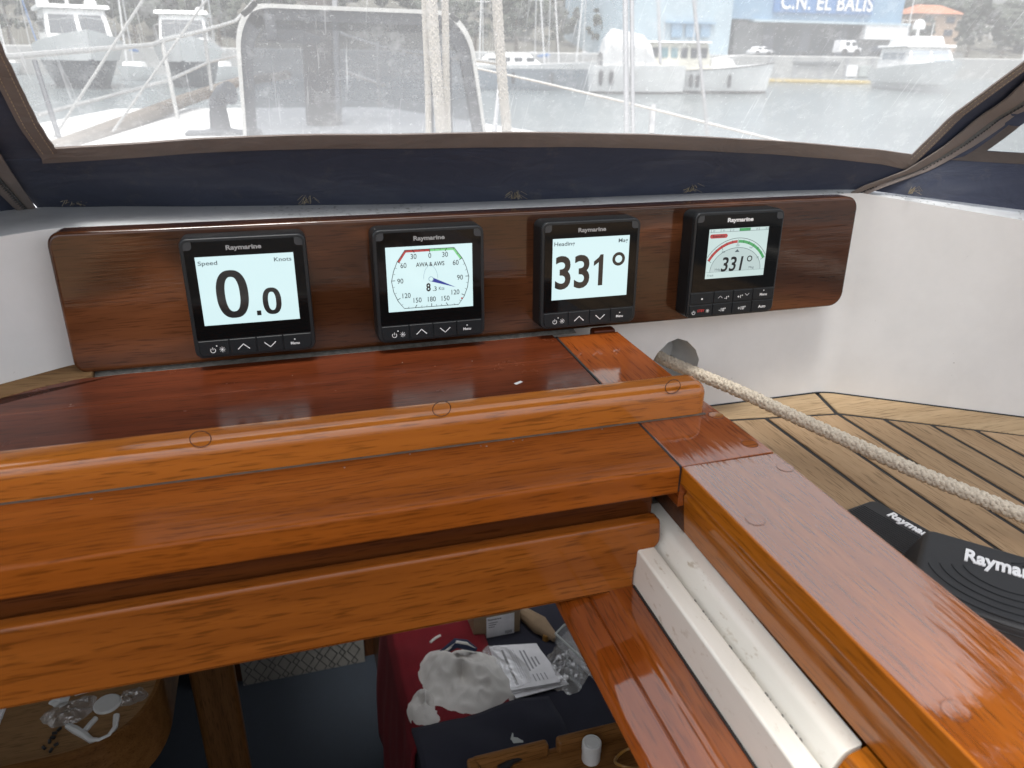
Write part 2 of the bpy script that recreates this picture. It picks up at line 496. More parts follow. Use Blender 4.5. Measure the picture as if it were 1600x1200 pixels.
M['gasket'] = plain('dark_gasket', (.06, .065, .075), .6)
def acrylic():
    t = NT('tinted_acrylic')
    tr = t.n('BsdfTransparent', Color=(.55, .57, .60))
    gl = t.n('BsdfGlossy', Color=(.9, .9, .9), Roughness=.05)
    df = t.n('BsdfDiffuse', Color=(.45, .46, .48))
    a = t.n('MixShader', i0=.10, i1=tr, i2=df)
    mx = t.n('MixShader', i0=.06, i1=a, i2=gl)
    t.t.links.new(mx.outputs[0], t.out.inputs[0])
    return t.m
M['acrylic'] = acrylic()
M['mast'] = plain('bronze_anodised_mast', (.10, .082, .072), .5, metal=.2)
M['roof_white'] = plain('white_deck_paint', (.52, .52, .51), .6, vs=5)
def water():
    t = NT('harbour_water')
    f = t.noise(t.map(), .5, 3, .6)
    c = t.ramp(f, [(0.3, (.10, .125, .13)), (0.7, (.17, .195, .195))])
    b = t.bsdf(Base__Color=c, Roughness=.12, IOR=1.33)
    h = t.math('ADD', t.noise(t.map((1, 1.6, 1)), 1.6, 5, .65), t.math('MULTIPLY', t.noise(t.map((1, 1, 1)), 7, 3, .6), .3))
    t.set(b.inputs['Normal'], t.bump(h, .6, .10))
    return t.m
M['water'] = water()
def foliage(name, a, b_):
    t = NT(name)
    f = t.noise(t.map(), 1.2, 6, .7)
    t.bsdf(Base__Color=t.ramp(f, [(0.3, a), (0.7, b_)]), Roughness=.85)
    return t.m
M['trees'] = foliage('dark_pine_foliage', (.026, .034, .026), (.075, .085, .060))
M['hill'] = foliage('dry_hillside', (.05, .052, .042), (.13, .12, .095))
M['trunk'] = plain('tree_bark', (.10, .075, .05), .9)
M['boat_white'] = plain('boat_white', (.80, .80, .79), .3, vs=1)
M['boat_cream'] = plain('boat_cream', (.58, .56, .48), .4, vs=1)
M['boat_navy'] = plain('boat_dark_hull', (.045, .052, .065), .3, vs=1)
M['boat_grey'] = plain('boat_grey_hull', (.26, .30, .34), .4, vs=1)
M['boat_glass'] = plain('boat_window_glass', (.06, .07, .08), .08)
M['boat_glass2'] = plain('boat_teal_glass', (.13, .24, .27), .12)
M['boot'] = plain('dark_boot_stripe', (.10, .09, .085), .6)
M['tarp'] = plain('white_tarp', (.60, .60, .60), .75, vs=2)
M['blue_cover'] = plain('blue_sail_cover', (.08, .19, .42), .8)
M['fender'] = plain('dark_fender', (.05, .05, .055), .5)
M['quay'] = plain('pale_quay_concrete', (.38, .38, .37), .85, vs=.6)
M['boom'] = plain('yellow_floating_boom', (.36, .26, .07), .7, vs=1.5)
M['bld_light'] = plain('pale_blue_cladding', (.40, .50, .56), .6, vs=.3)
M['bld_blue'] = plain('blue_cladding', (.22, .35, .48), .6, vs=.3)
M['sign_blue'] = plain('sign_blue', (.09, .22, .46), .5)
M['sign_white'] = plain('sign_white', (.82, .82, .82), .5)
M['door_grey'] = plain('grey_shutter', (.16, .17, .175), .7, vs=.8)
M['panel_white'] = plain('white_panel', (.68, .69, .70), .6)
M['terracotta'] = plain('terracotta_roof', (.40, .165, .09), .8, vs=1)
M['stucco'] = plain('white_stucco', (.70, .68, .64), .85, vs=.5)
M['stucco_tan'] = plain('tan_stucco', (.46, .34, .25), .85, vs=.5)
M['house_window'] = plain('house_window', (.09, .10, .12), .25)
M['car_white'] = plain('car_white', (.75, .75, .76), .3)
M['car_dark'] = plain('car_dark', (.05, .055, .065), .3)
M['tyre'] = plain('tyre_black', (.02, .02, .02), .8)
M['mast_far'] = plain('pale_alloy_mast', (.58, .58, .58), .4, metal=.3)
M['cabin_wood'] = wood('cabin_teak', (.10, .042, .012), (.19, .085, .026), (.28, .135, .045), 'x', coat=.5, coat_ior=1.5)
M['cabin_dark'] = wood('cabin_dark_teak', (.035, .014, .006), (.07, .028, .011), (.11, .045, .018), 'z', coat=.4, coat_ior=1.5)
M['post_wood'] = wood('post_teak', (.07, .03, .009), (.12, .054, .017), (.17, .08, .027), 'z', coat=.4, coat_ior=1.5)
M['table'] = wood('table_teak', (.19, .105, .045), (.27, .155, .070), (.34, .205, .10), 'x', coat=.6, coat_ior=1.5)
M['lining'] = plain('cabin_lining', (.55, .53, .48), .8)  # pale so that the cabin's unseen walls bounce light inside
M['carpet'] = plain('navy_carpet', (.004, .008, .014), .95, bump=.4, bs=300)
M['navy_cloth'] = plain('navy_upholstery', (.016, .017, .030), .9, bump=.4, bs=400)
M['red_cloth'] = plain('red_terry', (.15, .0035, .009), .95, bump=.6, bs=500)
M['white_cloth'] = plain('white_terry', (.72, .70, .66), .95, var=.05, bump=.9, bs=420)
M['stripe_cloth'] = plain('navy_stripe_cloth', (.02, .03, .07), .9)
M['panel_cloth'] = plain('pale_panel_cloth', (.17, .165, .15), .9)
M['paper'] = plain('white_paper', (.84, .84, .86), .6)
M['print_grey'] = plain('grey_print', (.28, .28, .30), .6)
M['print_black'] = plain('black_print', (.03, .03, .03), .6)
M['card'] = plain('brown_cardboard', (.27, .19, .115), .8)
M['white_plastic'] = plain('white_plastic', (.66, .67, .66), .35)
M['grey_plastic'] = plain('grey_plastic', (.42, .45, .43), .5)
M['amber'] = plain('amber_plastic', (.30, .15, .03), .3)
def clear_plastic():
    t = NT('crumpled_clear_plastic')
    tr = t.n('BsdfTransparent', Color=(.92, .92, .92))
    gl = t.n('BsdfGlossy', Color=(1, 1, 1), Roughness=.12)
    df = t.n('BsdfDiffuse', Color=(.75, .75, .74))
    a = t.n('MixShader', i0=.16, i1=tr, i2=df)
    nb = t.bump(t.noise(t.map(), 120, 4, .6), .8, .003)
    t.set(gl.inputs['Normal'], nb)
    mx = t.n('MixShader', i0=.25, i1=a, i2=gl)
    t.t.links.new(mx.outputs[0], t.out.inputs[0])
    return t.m
M['clear'] = clear_plastic()

# ================================================================== THE BOAT: deck and coaming (setting)
ZD = -0.173
SL = 0.0264                      # the hatch plane rises gently towards the bow
def hz(y, h=0.0): return -0.0633 + SL * y + h
def tilt(bm):
    for v in bm.verts: v.co.z = hz(v.co.y, v.co.z)
    return bm

# --- teak deck on the right: a black caulk bed, planks one by one
deck = tag(mk('deck', box(B(), 0.30, 1.6, -1.2, 0.10, ZD - 0.03, ZD - 0.0012), M['caulk']),
           'weathered teak laid deck with black caulked seams beside the hatch', 'deck', kind='structure')
SEAMS = [.326, .3655, .405, .4450, .4848, .5252, .5640, .6018, .6389, .6732, .712, .75, .79, .83]
def mseam(x):                    # front edge of the margin planks
    return .0275 - .0345 * (x - .326) / (.5640 - .326) if x < .5640 else -.007 - .0918 * (x - .5640) / (.7099 - .5640)
G = .0024
for i in range(len(SEAMS) - 1):
    a, b = SEAMS[i] + G, SEAMS[i + 1] - G
    poly = [(a - .012, -1.1), (b - .012, -1.1), (b, mseam(b) - G), (a, mseam(a) - G)]
    mk('plank', prism(B(), poly, ZD - .006, ZD + random.uniform(-.0002, .0002), 'z', r=.0006, seg=1, caps_only=True), M[['deck_a', 'deck_b', 'deck_c', 'deck_b', 'deck_a'][i % 5]], deck)
for poly in ([(.326, .0275 + G), (.5640 - G, -.007 + G), (.5755 - G, .038), (.575, .047), (.326, .047)],
             [(.5640 + G, -.007 + G), (.7099, -.0988 + G), (.90, -.2187 + G), (.90, -.172), (.745, -.066), (.5785 + G, .049)]):
    mk('plank', prism(B(), poly, ZD - .006, ZD, 'z', r=.0006, seg=1, caps_only=True), M['margin'], deck)

# --- moulded white coaming: front wall with the rope hole, side walls running aft, soft corners
coam = thing('coaming', (.22, .045, ZD), 'white moulded coaming wall around the hatch, with a hole for the rope', 'coaming', kind='structure')
YW = .045
def hole_outline(n=10):
    p = [(.3700, -.1180), (.3760, -.1065), (.3870, -.0960), (.3975, -.0925), (.4085, -.0965), (.4190, -.1065), (.4243, -.1180), (.4225, -.1300), (.4150, -.1390), (.3990, -.1430), (.3820, -.1390), (.3725, -.1290)]
    return p
bm = B()
outer = [(-.11, -.20), (.56, -.20), (.56, .0440), (-.11, .0440)]
ov = [bm.verts.new((x, YW, z)) for x, z in outer]; hv = [bm.verts.new((x, YW, z)) for x, z in hole_outline()]
es = [bm.edges.new((ov[i], ov[(i + 1) % 4])) for i in range(4)] + [bm.edges.new((hv[i], hv[(i + 1) % len(hv)])) for i in range(len(hv))]
bmesh.ops.triangle_fill(bm, edges=es, use_beauty=True)
mk('front_wall', bm, M['gel'], coam, smooth=False)
bm = B()                          # the tunnel the rope comes out of
ho = hole_outline(); nh = len(ho)
r0 = [bm.verts.new((x, YW, z)) for x, z in ho]; r1 = [bm.verts.new((x - .006, YW + .045, z)) for x, z in ho]
for i in range(nh): bm.faces.new((r0[i], r0[(i + 1) % nh], r1[(i + 1) % nh], r1[i]))
bm.faces.new(r1)
mk('rope_hole', bm, M['hole'], coam, ang=60)
def wall_path(side):
    if side > 0:
        P0, P1, P2 = Vector((.56, YW)), Vector((.586, YW)), Vector((1.25, -.42))
    else:
        P0, P1, P2 = Vector((-.11, YW)), Vector((-.136, YW - .002)), Vector((-.62, -.29))
    pts = [P0]
    a = P1 + (P0 - P1).normalized() * .014; b = P1 + (P2 - P1).normalized() * .014
    for k in range(7):
        t = k / 6; pts.append(a * (1 - t) ** 2 + P1 * 2 * t * (1 - t) + b * t * t)
    for k in range(1, 9): pts.append(b + (P2 - b) * k / 8)
    return pts
def wall_top(x): 
    if x > .586: return .0440 - .155 * (x - .586) * .9
    if x < -.136: return .0440 + .02 * (x + .136)
    return .0440
for side in (1, -1):
    bm = B()
    pts = wall_path(side)
    nrm = Vector((0, 1))
    cols = []
    for i, p in enumerate(pts):
        zt = wall_top(p.x)
        cols.append([bm.verts.new((p.x, p.y, z)) for z in (-.20, -.12, -.04, zt)])
    for i in range(len(cols) - 1):
        for k in range(3): bm.faces.new((cols[i][k], cols[i + 1][k], cols[i + 1][k + 1], cols[i][k + 1]))
    mk('side_wall', bm, M['gel'], coam, ang=50)
bm = B()
tube(bm, [(x, YW - .0004, ZD + .0002) for x in (.33, .45, .55)] + [(p.x, p.y - .0004, ZD + .0002) for p in wall_path(1)], .0011, 6)
mk('foot_bead', bm, M['caulk'], coam)
# canvas foot line, taken along the coaming top
CB = [(-.62, -.20), (-.30, .045), (-.152, .123), (-.10, .116), (-.04, .101), (.05, .0865), (.11, .0765), (.17, .070), (.23, .0685), (.30, .0685), (.41, .0675), (.50, .063), (.56, .0565), (.600, .047)]
def base_y(x):
    for i in range(2, len(CB) - 1):
        if x <= CB[i + 1][0] or i == len(CB) - 2:
            t = (x - CB[i][0]) / (CB[i + 1][0] - CB[i][0])
            return CB[i][1] + t * (CB[i + 1][1] - CB[i][1])
ZB = .047
RB0, RB1 = Vector((.600, .047, .0455)), Vector((1.12, -.285, -.003))
LB0, LB1 = Vector((-.164, .113, ZB)), Vector((-.66, -.185, .035))
# ledge on top, sloping up slightly to the canvas
bm = B()
inner = [p for p in reversed(wall_path(-1))] + [Vector((x, YW)) for x in (-.04, .02, .08, .14, .20, .26, .32, .38, .44, .50)] + wall_path(1)
rows = []
for p in inner:
    x = p.x
    zt = wall_top(x)
    if x < -.136:
        t = (x + .136) / (-.62 + .136); q = Vector((-.150 - .47 * t, .115 - .29 * t, ZB - .008 * t))
    elif x > .586:
        t = (x - .586) / (1.09 - .586); q = RB0.lerp(RB1, t); q.z -= .0005
    else:
        q = Vector((x, base_y(max(x, -.15)), ZB - .0006))
    d = (Vector((q.x, q.y, 0)) - Vector((p.x, p.y, 0)))
    d.normalize()
    o = q + d * .16
    rows.append([bm.verts.new(c) for c in ((p.x, p.y, zt - .0015), (p.x + d.x * .0025, p.y + d.y * .0025, zt + .0005), (q.x, q.y, q.z), (o.x, o.y, q.z), (o.x, o.y, -.07))])
for i in range(len(rows) - 1):
    for k in range(4): bm.faces.new((rows[i][k], rows[i + 1][k], rows[i + 1][k + 1], rows[i][k + 1]))
mk('ledge', bm, M['ledge'], coam, ang=60)

# ================================================================== COMPANIONWAY HATCH
hatch = thing('companionway_hatch', (.0, -.15, -.16), 'varnished mahogany companionway hatch frame with cream runners', 'hatch frame')
XE = .2512
# top board in two planks, front nose rounded
def top_plank(y_back, y_front, nose):
    bm = B()
    if nose:
        prof = roundpoly([(y_back, -.019), (y_back, 0), (y_front, 0), (y_front, -.019)], [0, 0, .0030, .0018], 6)
        prism(bm, prof, -.46, XE, 'x')
    else:
        back = [(XE, .010), (-.10, .010), (-.1327, .0078), (-.1556, -.0016), (-.1769, -.0150), (-.215, -.045), (-.235, y_front), (XE, y_front)]
        prism(bm, back, -.019, 0, 'z', r=.0008, seg=1, caps_only=True)
    return tilt(bm)
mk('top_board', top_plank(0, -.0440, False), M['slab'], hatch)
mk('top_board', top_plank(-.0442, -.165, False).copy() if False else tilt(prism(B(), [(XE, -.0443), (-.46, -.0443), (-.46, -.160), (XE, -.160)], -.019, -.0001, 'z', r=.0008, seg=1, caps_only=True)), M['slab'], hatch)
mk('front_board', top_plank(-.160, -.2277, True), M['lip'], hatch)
mk('caulk_seam', tilt(box(B(), XE, .2528, -.2268, .0035, -.018, .0002)), M['caulk'], hatch)
mk('end_board', tilt(prism(B(), [(.2528, .0038), (.3113, .0038), (.3149, -.145), (.3203, -.2250), (.2528, -.2268)], -.03, 0, 'z', r=.0012, seg=2, caps_only=True)), M['end_board'], hatch)
mk('back_cap', tilt(box(B(), .288, .3105, .0040, .0155, -.03, .0022, .003, 2)), M['slab'], hatch)
# outer side faces under the boards (the box the hatch stands on)
mk('side_plinth', tilt(prism(B(), [(.300, .003), (.3098, .003), (.3134, -.145), (.3190, -.226), (.3190, -1.0), (.300, -1.0)], -.125, -.031, 'z')), M['rail_in_lit'], hatch)
# bar across the top, rounded on top and at its end
bar = mk('grab_bar', tilt(box(B(), -.46, .3055, -.1655, -.1400, -.012, .0232, .0085, 6)), M['bar'], hatch)
mk('sealant', tilt(box(B(), -.46, .3040, -.1664, -.1648, -.0002, .0009)), M['sealant'], hatch)
for u, v in ((312, 679), (690, 632), (1052, 598)):
    p = aty(u, v, -.1656)
    rim = B(); tube(rim, [(p.x + .0058 * math.cos(a), -.16555, p.z - .003 + .0052 * math.sin(a)) for a in [2 * PI * k / 20 for k in range(21)]], .00028, 5, cap=False)
    mk('plug_rim', rim, M['plug_rim'], bar)
# right side rail with its cove, running aft beside the camera
rp = roundpoly([(.3212, -.031), (.3212, 0), (.2527, 0), (.2527, -.0125), (.2575, -.0145), (.2580, -.0200), (.2562, -.0215), (.2595, -.0500), (.2640, -.0500), (.2640, -.031)],
               [0, .0022, .0016, .001, .0015, .0015, .001, .001, 0, 0], 4)
def tilt_rail(bm):                 # the rail lies a touch flatter than the boards
    for v in bm.verts: v.co.z = hz(-.2276, v.co.z) + .012 * (v.co.y + .2276)
    return bm
rail = mk('side_rail', tilt_rail(prism(B(), rp, -1.0, -.2276, 'y')), [M['rail'], M['rail_in_lit']], hatch, ang=50)
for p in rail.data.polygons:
    if p.normal.x < -.45: p.material_index = 1  # inner faces take the copy lightened for the light they catch
# the rail's inner face carries on under the nose, its shade put into the colour
mk('rail_end', tilt(prism(B(), [(.2562, -.0215), (.2595, -.0500), (.2640, -.0500), (.2640, -.0215)], -.2274, -.165, 'y')), M['recess_shade'], hatch)
# wooden plugs over the screws
for u, v, par in ((1127, 648, 'e'), (1180, 692, 'e'), (1227, 731, 'r'), (1180, 815, 'r'), (1490, 1119, 'r')):
    n1 = (0, -SL, 1)
    p = at(u, v, (0, 0, hz(0)), n1)
    if par == 'r': p.z = hz(-.2276) + .012 * (p.y + .2276)
    if par == 'e': p.x -= .004
    bm = B(); lathe(bm, [(.0001, .00012), (.0052, .00012), (.0052, -.002)], (p.x, p.y, p.z + .00008), 24)
    pl = mk('wood_plug', bm, M['plug'] if par == 'e' else M['rail'], hatch)
    bm = B(); tube(bm, [(p.x + .0053 * math.cos(a), p.y + .0053 * math.sin(a), p.z + (.012 if par == 'r' else SL) * .0053 * math.sin(a) + .00002) for a in [2 * PI * k / 28 for k in range(29)]], .00016, 5, cap=False)
    mk('plug_rim', bm, M['plug_rim'], pl)
# strip behind, coloured dark for the shade under the lip, and the moulded beam over the opening with its notched end
mk('recess_strip', tilt(box(B(), -.46, .2430, -.2120, -.172, -.0560, -.0205, .0012, 2)), M['recess_shade'], hatch)
be = [(-.46, -.0380), (.2432, -.0380), (.2446, -.0565), (.2312, -.0700), (.2278, -.0745), (.2278, -.0905), (-.46, -.0905)]
bm = B(); prism(bm, roundpoly(be, [0, .004, .003, .002, .002, .002, 0], 3), -.2256, -.2150, 'y', r=.0028, seg=3, caps_only=True)
mk('cross_beam', tilt(bm), M['beam'], hatch)
mk('under_strip', tilt(box(B(), -.46, .2420, -.2140, -.200, -.085, -.0565)), M['recess_shade'], hatch)
# cream painted runners
mk('runner', tilt(prism(B(), roundpoly([(.2280, -.096), (.2280, -.0600), (.2290, -.0588), (.2402, -.0588), (.2402, -.096)], [0, .0008, .0010, .0012, 0], 3), -1.0, -.2045, 'y')), M['runner'], hatch)
mk('runner', tilt(prism(B(), roundpoly([(.2426, -.096), (.2426, -.0650), (.2500, -.0515), (.2600, -.0502), (.2600, -.096)], [0, .002, .003, 0, 0], 3), -.3965, -.19, 'y', r=.0012, seg=2, caps_only=True)), M['runner'], hatch)
mk('rail_block', tilt(prism(B(), roundpoly([(.2424, -.096), (.2424, -.0660), (.2500, -.0515), (.2600, -.0490), (.2600, -.096)], [0, .002, .003, 0, 0], 3), -1.0, -.3985, 'y')), M['rail_in_lit'], hatch)
bm = B()                           # grime packed in the crack between the runners
mk('crack_fill', tilt(box(B(), .2403, .2425, -1.0, -.21, -.070, -.0638)), M['caulk'], hatch)
for k in range(40):
    y = -.26 - .30 * random.random() ** .8; s = random.uniform(.00015, .0006) * (1 + (y < -.38))
    box(bm, .2404 + random.uniform(-.0003, .0006), .2421 + s * .3, y - s, y + s * random.uniform(.6, 4), -.0640, -.0618 + s * .8)
tag(mk('grime', tilt(bm), M['caulk'], hatch), kind='stuff')
# inner mahogany rail under the runners, stepped
lp = roundpoly([(.2278, -.105), (.2278, -.0870), (.2110, -.0872), (.2085, -.0895), (.1975, -.0905), (.1965, -.0922), (.1955, -.0905), (.1810, -.0925), (.1752, -.0990), (.190, -.108), (.2278, -.150)],
               [0, 0, .0015, .0015, .0008, .0006, .0008, .004, .003, 0, 0], 3)
mk('inner_rail', tilt(prism(B(), lp, -1.0, -.185, 'y')), M['lower'], hatch)
mk('sealant', tilt(box(B(), .2265, .2283, -1.0, -.2262, -.088, -.0862)), M['caulk'], hatch)
bm = B()                           # specks of dust caught in the varnish
for k in range(14):
    x = random.uniform(-.14, .24); y = random.uniform(-.172, -.15) if False else random.choice([random.uniform(-.13, -.01), random.uniform(-.178, -.1675)]); q = random.uniform(.0002, .0004)
    box(bm, x - q, x + q * random.uniform(1, 2.5), y - q, y + q, .00005, .00025)
tag(mk('dust_specks', tilt(bm), M['dusty_bead'], hatch, smooth=False), kind='stuff')
# left teak margin strip under the coaming
tag(mk('teak_strip', prism(B(), [(-.125, .046), (-.1405, .046), (-.1845, .0150), (-.215, -.007), (-.34, -.105), (-.345, -.155), (-.225, -.06), (-.1777, -.0163), (-.1560, -.0022), (-.1327, .0070), (-.122, .012)], -.08, hz(0) + .0006, 'z', r=.0008, seg=1, caps_only=True), M['strip']),
    'weathered brown teak strip between the hatch and the white coaming', 'trim strip')
tag(mk('paint_flake', box(B(), -.004, .004, -.0018, .0018, 0, .0008, .0006, 1, M=Matrix.Translation(atz(810, 599, hz(-.115, .0002))) @ Matrix.Rotation(.5, 4, 'Z')), M['white_plastic']),
    'tiny cream flake lying on the dark hatch top', 'flake')

# ================================================================== INSTRUMENT BOARD and the four instruments
bt = R_(1.6042818)
BR = Matrix.Rotation(-bt, 4, 'X')      # the board leans forward with the wall
def bp(x, d, z): return BR @ Vector((x, d, z))
board = thing('instrument_board', bp(.2155, .022, -.0635), 'long varnished mahogany board with rounded corners behind the four instruments', 'instrument board')
bm = B()
prism(bm, rrect(-.1352, .5662, -.0635, .0455, [.010, .014, .012, .010], 6),   .0215, .0440, 'y', r=.0032, seg=4, caps_only=True)
bmesh.ops.transform(bm, matrix=BR, verts=bm.verts[:])
mk('panel', bm, M['board'], board, ang=50)
bm = B()
grid(bm, lambda a, b: Vector((-.127 + .405 * a, .0205 + .0010 * noise.noise(Vector((a * 60, 1, 0))) + .020 * b, -.0632 + .0004 * noise.noise(Vector((a * 90, 2, 0))) - .0046 * (1 - b))), 90, 1)
mk('sealant_bead', bm, M['dusty_bead'], board)

def inst_parts(root):
    """body, bezel, glass of one instrument in its own frame: x right, z up, -y towards the viewer"""
    bm = B(); prism(bm, rrect(-.0452, .0455, -.0530, .0402, .0062, 5), .0030, .0218, 'y', r=.0012, seg=2, caps_only=True)
    mk('body', bm, M['black'], root, local=True)
    bm = B(); prism(bm, rrect(-.0448, .0451, -.0526, .0398, .0060, 5), .0004, .0032, 'y', r=.0010, seg=3, caps_only=True)
    bz = mk('bezel', bm, M['bezel_edge'], root, local=True)
    bm = B(); prism(bm, rrect(-.0420, .0424, -.0376, .0375, [.0008, .0008, .003, .003], 4), -.0002, .0010, 'y')
    gl = mk('glass', bm, M['glass'], root, local=True)
    mk('corner_pad', prism(B(), rrect(-.0420, -.0362, .0316, .0375, [0, .0025, 0, .003], 4), -.0004, .0, 'y'), M['cornersq'], gl, local=True)
    mk('corner_pad', prism(B(), rrect(.0366, .0424, .0316, .0375, [.0025, 0, .003, 0], 4), -.0004, .0, 'y'), M['cornersq'], gl, local=True)
    bm = B(); add_text(bm, 'Raymarine', 0.0, .0325, .0033, -.00045, bold=.035, width=.0252)
    mk('brand_lettering', bm, M['brand'], gl, local=True)
    return gl
IY = -.00075
def chev(bm, cx, cz, up, s=1.0):
    k = 1 if up else -1
    ribbon(bm, [(cx - .0043 * s, cz - k * .0019 * s), (cx, cz + k * .0021 * s), (cx + .0043 * s, cz - k * .0019 * s)], .00075 * s, IY)
def power(bm, cx, cz, s=1.0):
    ribbon(bm, arc(cx, cz, .0018 * s, 125, 415, 16), .00048, IY); ribbon(bm, [(cx, cz + .0002), (cx, cz + .0025 * s)], .00048, IY)
def bright(bm, cx, cz, s=1.0):
    for k in range(8):
        a = PI * k / 4; ribbon(bm, [(cx + .0009 * s * math.cos(a), cz + .0009 * s * math.sin(a)), (cx + .0023 * s * math.cos(a), cz + .0023 * s * math.sin(a))], .00034, IY)
    fillpoly(bm, [(x, z) for x, z in arc(cx, cz, .0007 * s, 0, 330, 11)], IY)
def dot(bm, cx, cz, r=.00055): fillpoly(bm, arc(cx, cz, r, 0, 330, 11), IY)
def buttons_i(root):
    xs = [-.0420, -.0194, .0006, .0206, .0424]
    for i in range(4):
        bm = B(); prism(bm, rrect(xs[i] + .0003, xs[i + 1] - .0003, -.0508, -.0385, [.004 if i == 0 else .0008, .004 if i == 3 else .0008, .0004, .0004], 4), -.0006, .0010, 'y', r=.0004, seg=1, caps_only=True)
        b = mk('button', bm, M['button'], root, local=True)
        bm = B()
        if i == 0: power(bm, -.0318, -.0463); bright(bm, -.0250, -.0460); dot(bm, -.0288, -.0428)
        elif i == 1: chev(bm, -.0092, -.0451, True)
        elif i == 2: chev(bm, .0107, -.0451, False)
        else: dot(bm, .0295, -.0426); add_text(bm, 'Menu', .0295, -.0457, .0022, IY, bold=.02, width=.0066)
        mk('icon', bm, M['white_print'], b, local=True)
SY, TY = -.0005, -.0008
def screen_quad(root, x0, x1, z0, z1, mat):
    bm = B(); prism(bm, rrect(x0, x1, z0, z1, 0), SY, 0.0006, 'y')
    return mk('screen', bm, M[mat], root, local=True, smooth=False)
def lettering(scr, items, mat, name='lettering'):
    for it in items:
        bm = B(); add_text(bm, it[0], it[1], it[2], it[3], TY, **(it[4] if len(it) > 4 else {}))
        mk(name, bm, M[mat], scr, local=True, smooth=False)

IL = lambda x, z: bp(x, 0, z)
grp = 'instruments mounted on the mahogany board'
def new_inst(name, x, z, label):
    t = thing(name, IL(x, z), label, 'instrument display', grp)
    t.rotation_euler = (-bt, 0, 0)
    return t
# 1 speed: body and buttons built here, copied below
i1 = new_inst('instrument_display', 0, 0, 'black square instrument whose screen reads speed 0.0 knots')
inst_parts(i1); buttons_i(i1)
i2 = copy_tree(i1); i3 = copy_tree(i1)
i2.location = IL(.1402, -.0005); i3.location = IL(.2799, -.0009)
i2['label'] = 'black square instrument showing a round wind dial with a blue needle'
i3['label'] = 'black square instrument whose screen reads heading 331 degrees in large digits'
s1 = screen_quad(i1, -.0351, .0351, -.0263, .0263, 'lcd')
lettering(s1, [('Speed', -.0267, .0217, .0031, dict(bold=.012, width=.0136)), ('Knots', .0270, .0217, .0031, dict(bold=.012, width=.0127))], 'ink_grey')
bm = B()
for cx, cz, rx, rz, wx in ((-.0122, -.0030, .0084, .0160, .0062), (.0158, -.0103, .0049, .0089, .0040)):
    n = 40
    def sup(a, rx_, rz_):
        c, s_ = math.cos(a), math.sin(a)
        return (cx + rx_ * math.copysign(abs(c) ** .80, c), cz + rz_ * math.copysign(abs(s_) ** .86, s_))
    o = [bm.verts.new((lambda p: (p[0], TY, p[1]))(sup(2 * PI * k / n, rx + wx / 2, rz + wx * .42))) for k in range(n)]
    q = [bm.verts.new((lambda p: (p[0], TY, p[1]))(sup(2 * PI * k / n, rx - wx / 2, rz - wx * .42))) for k in range(n)]
    for k in range(n): bm.faces.new((o[k], o[(k + 1) % n], q[(k + 1) % n], q[k]))
fillpoly(bm, [(.0037, -.0210), (.0069, -.0210), (.0069, -.0172), (.0037, -.0172)], TY)
mk('digits', bm, M['ink'], s1, local=True, smooth=False)
# 2 wind
s2 = screen_quad(i2, -.0353, .0350, -.0265, .0262, 'lcd')
OUT = [(-.0200, .0235), (0, .0235), (.0200, .0235), (.0266, .0144), (.0298, .0069), (.0318, -.0010), (.0305, -.0098), (.0274, -.0176), (.0226, -.0241), (0, -.0241), (-.0226, -.0241), (-.0274, -.0176), (-.0305, -.0098), (-.0318, -.0010), (-.0298, .0069), (-.0266, .0144)]
bm = B(); ribbon(bm, OUT, .00050, TY, closed=True)
def on_out(ang):                       # the dial outline at a bearing from the hub
    d = Vector((math.sin(R_(ang)), math.cos(R_(ang)))); o = Vector((0, -.0006))
    best = None
    for i in range(len(OUT)):
        a = Vector(OUT[i]); b = Vector(OUT[(i + 1) % len(OUT)]); e = b - a
        den = d.x * e.y - d.y * e.x
        if abs(den) < 1e-12: continue
        t = ((a - o).x * e.y - (a - o).y * e.x) / den; s_ = ((a - o).x * d.y - (a - o).y * d.x) / den
        if t > 0 and -1e-6 <= s_ <= 1 + 1e-6: best = o + d * t
    return best, d
for k in range(-18, 18):
    p, d = on_out(k * 10)
    big = k % 3 == 0
    L = .0028 if big else .0017
    ribbon(bm, [tuple(p), tuple(p - d * L)], .00055 if big else .00028, TY)
mk('dial_ring', bm, M['ink'], s2, local=True, smooth=False)
for nm, sgn, mt in (('red_sector', -1, 'lcd_red'), ('green_sector', 1, 'lcd_green2')):
    bm = B()
    A = [(0, .0233), (sgn * .0199, .0233), (sgn * .0264, .0143)]; Bq = [(0, .0216), (sgn * .0192, .0216), (sgn * .0248, .0137)]
    va = [bm.verts.new((x, TY + .0001, z)) for x, z in A]; vb = [bm.verts.new((x, TY + .0001, z)) for x, z in Bq]
    for i in range(2): bm.faces.new((va[i], va[i + 1], vb[i + 1], vb[i]))
    mk(nm, bm, M[mt], s2, local=True, smooth=False)
lettering(s2, [(s, x, z, .0041, dict(bold=.004, sx=.88)) for s, x, z in (('30', -.0132, .0182), ('0', -.0001, .0183), ('30', .0124, .0184), ('60', -.0216, .0114), ('60', .0210, .0113), ('90', -.0248, -.0011), ('90', .0243, -.0012), ('120', -.0203, -.0134), ('120', .0202, -.0133), ('150', -.0115, -.0178), ('180', .0003, -.0178), ('150', .0118, -.0179))] +
          [('AWA & AWS', 0, .0113, .0034, dict(bold=.015, width=.0232)), ('8', -.0021, -.0077, .0064, dict(bold=.03, sx=.8)), ('.3', .0030, -.0093, .0036, dict(bold=.01)), ('Kts', .0087, -.0093, .0028, dict(sx=.9))], 'ink')
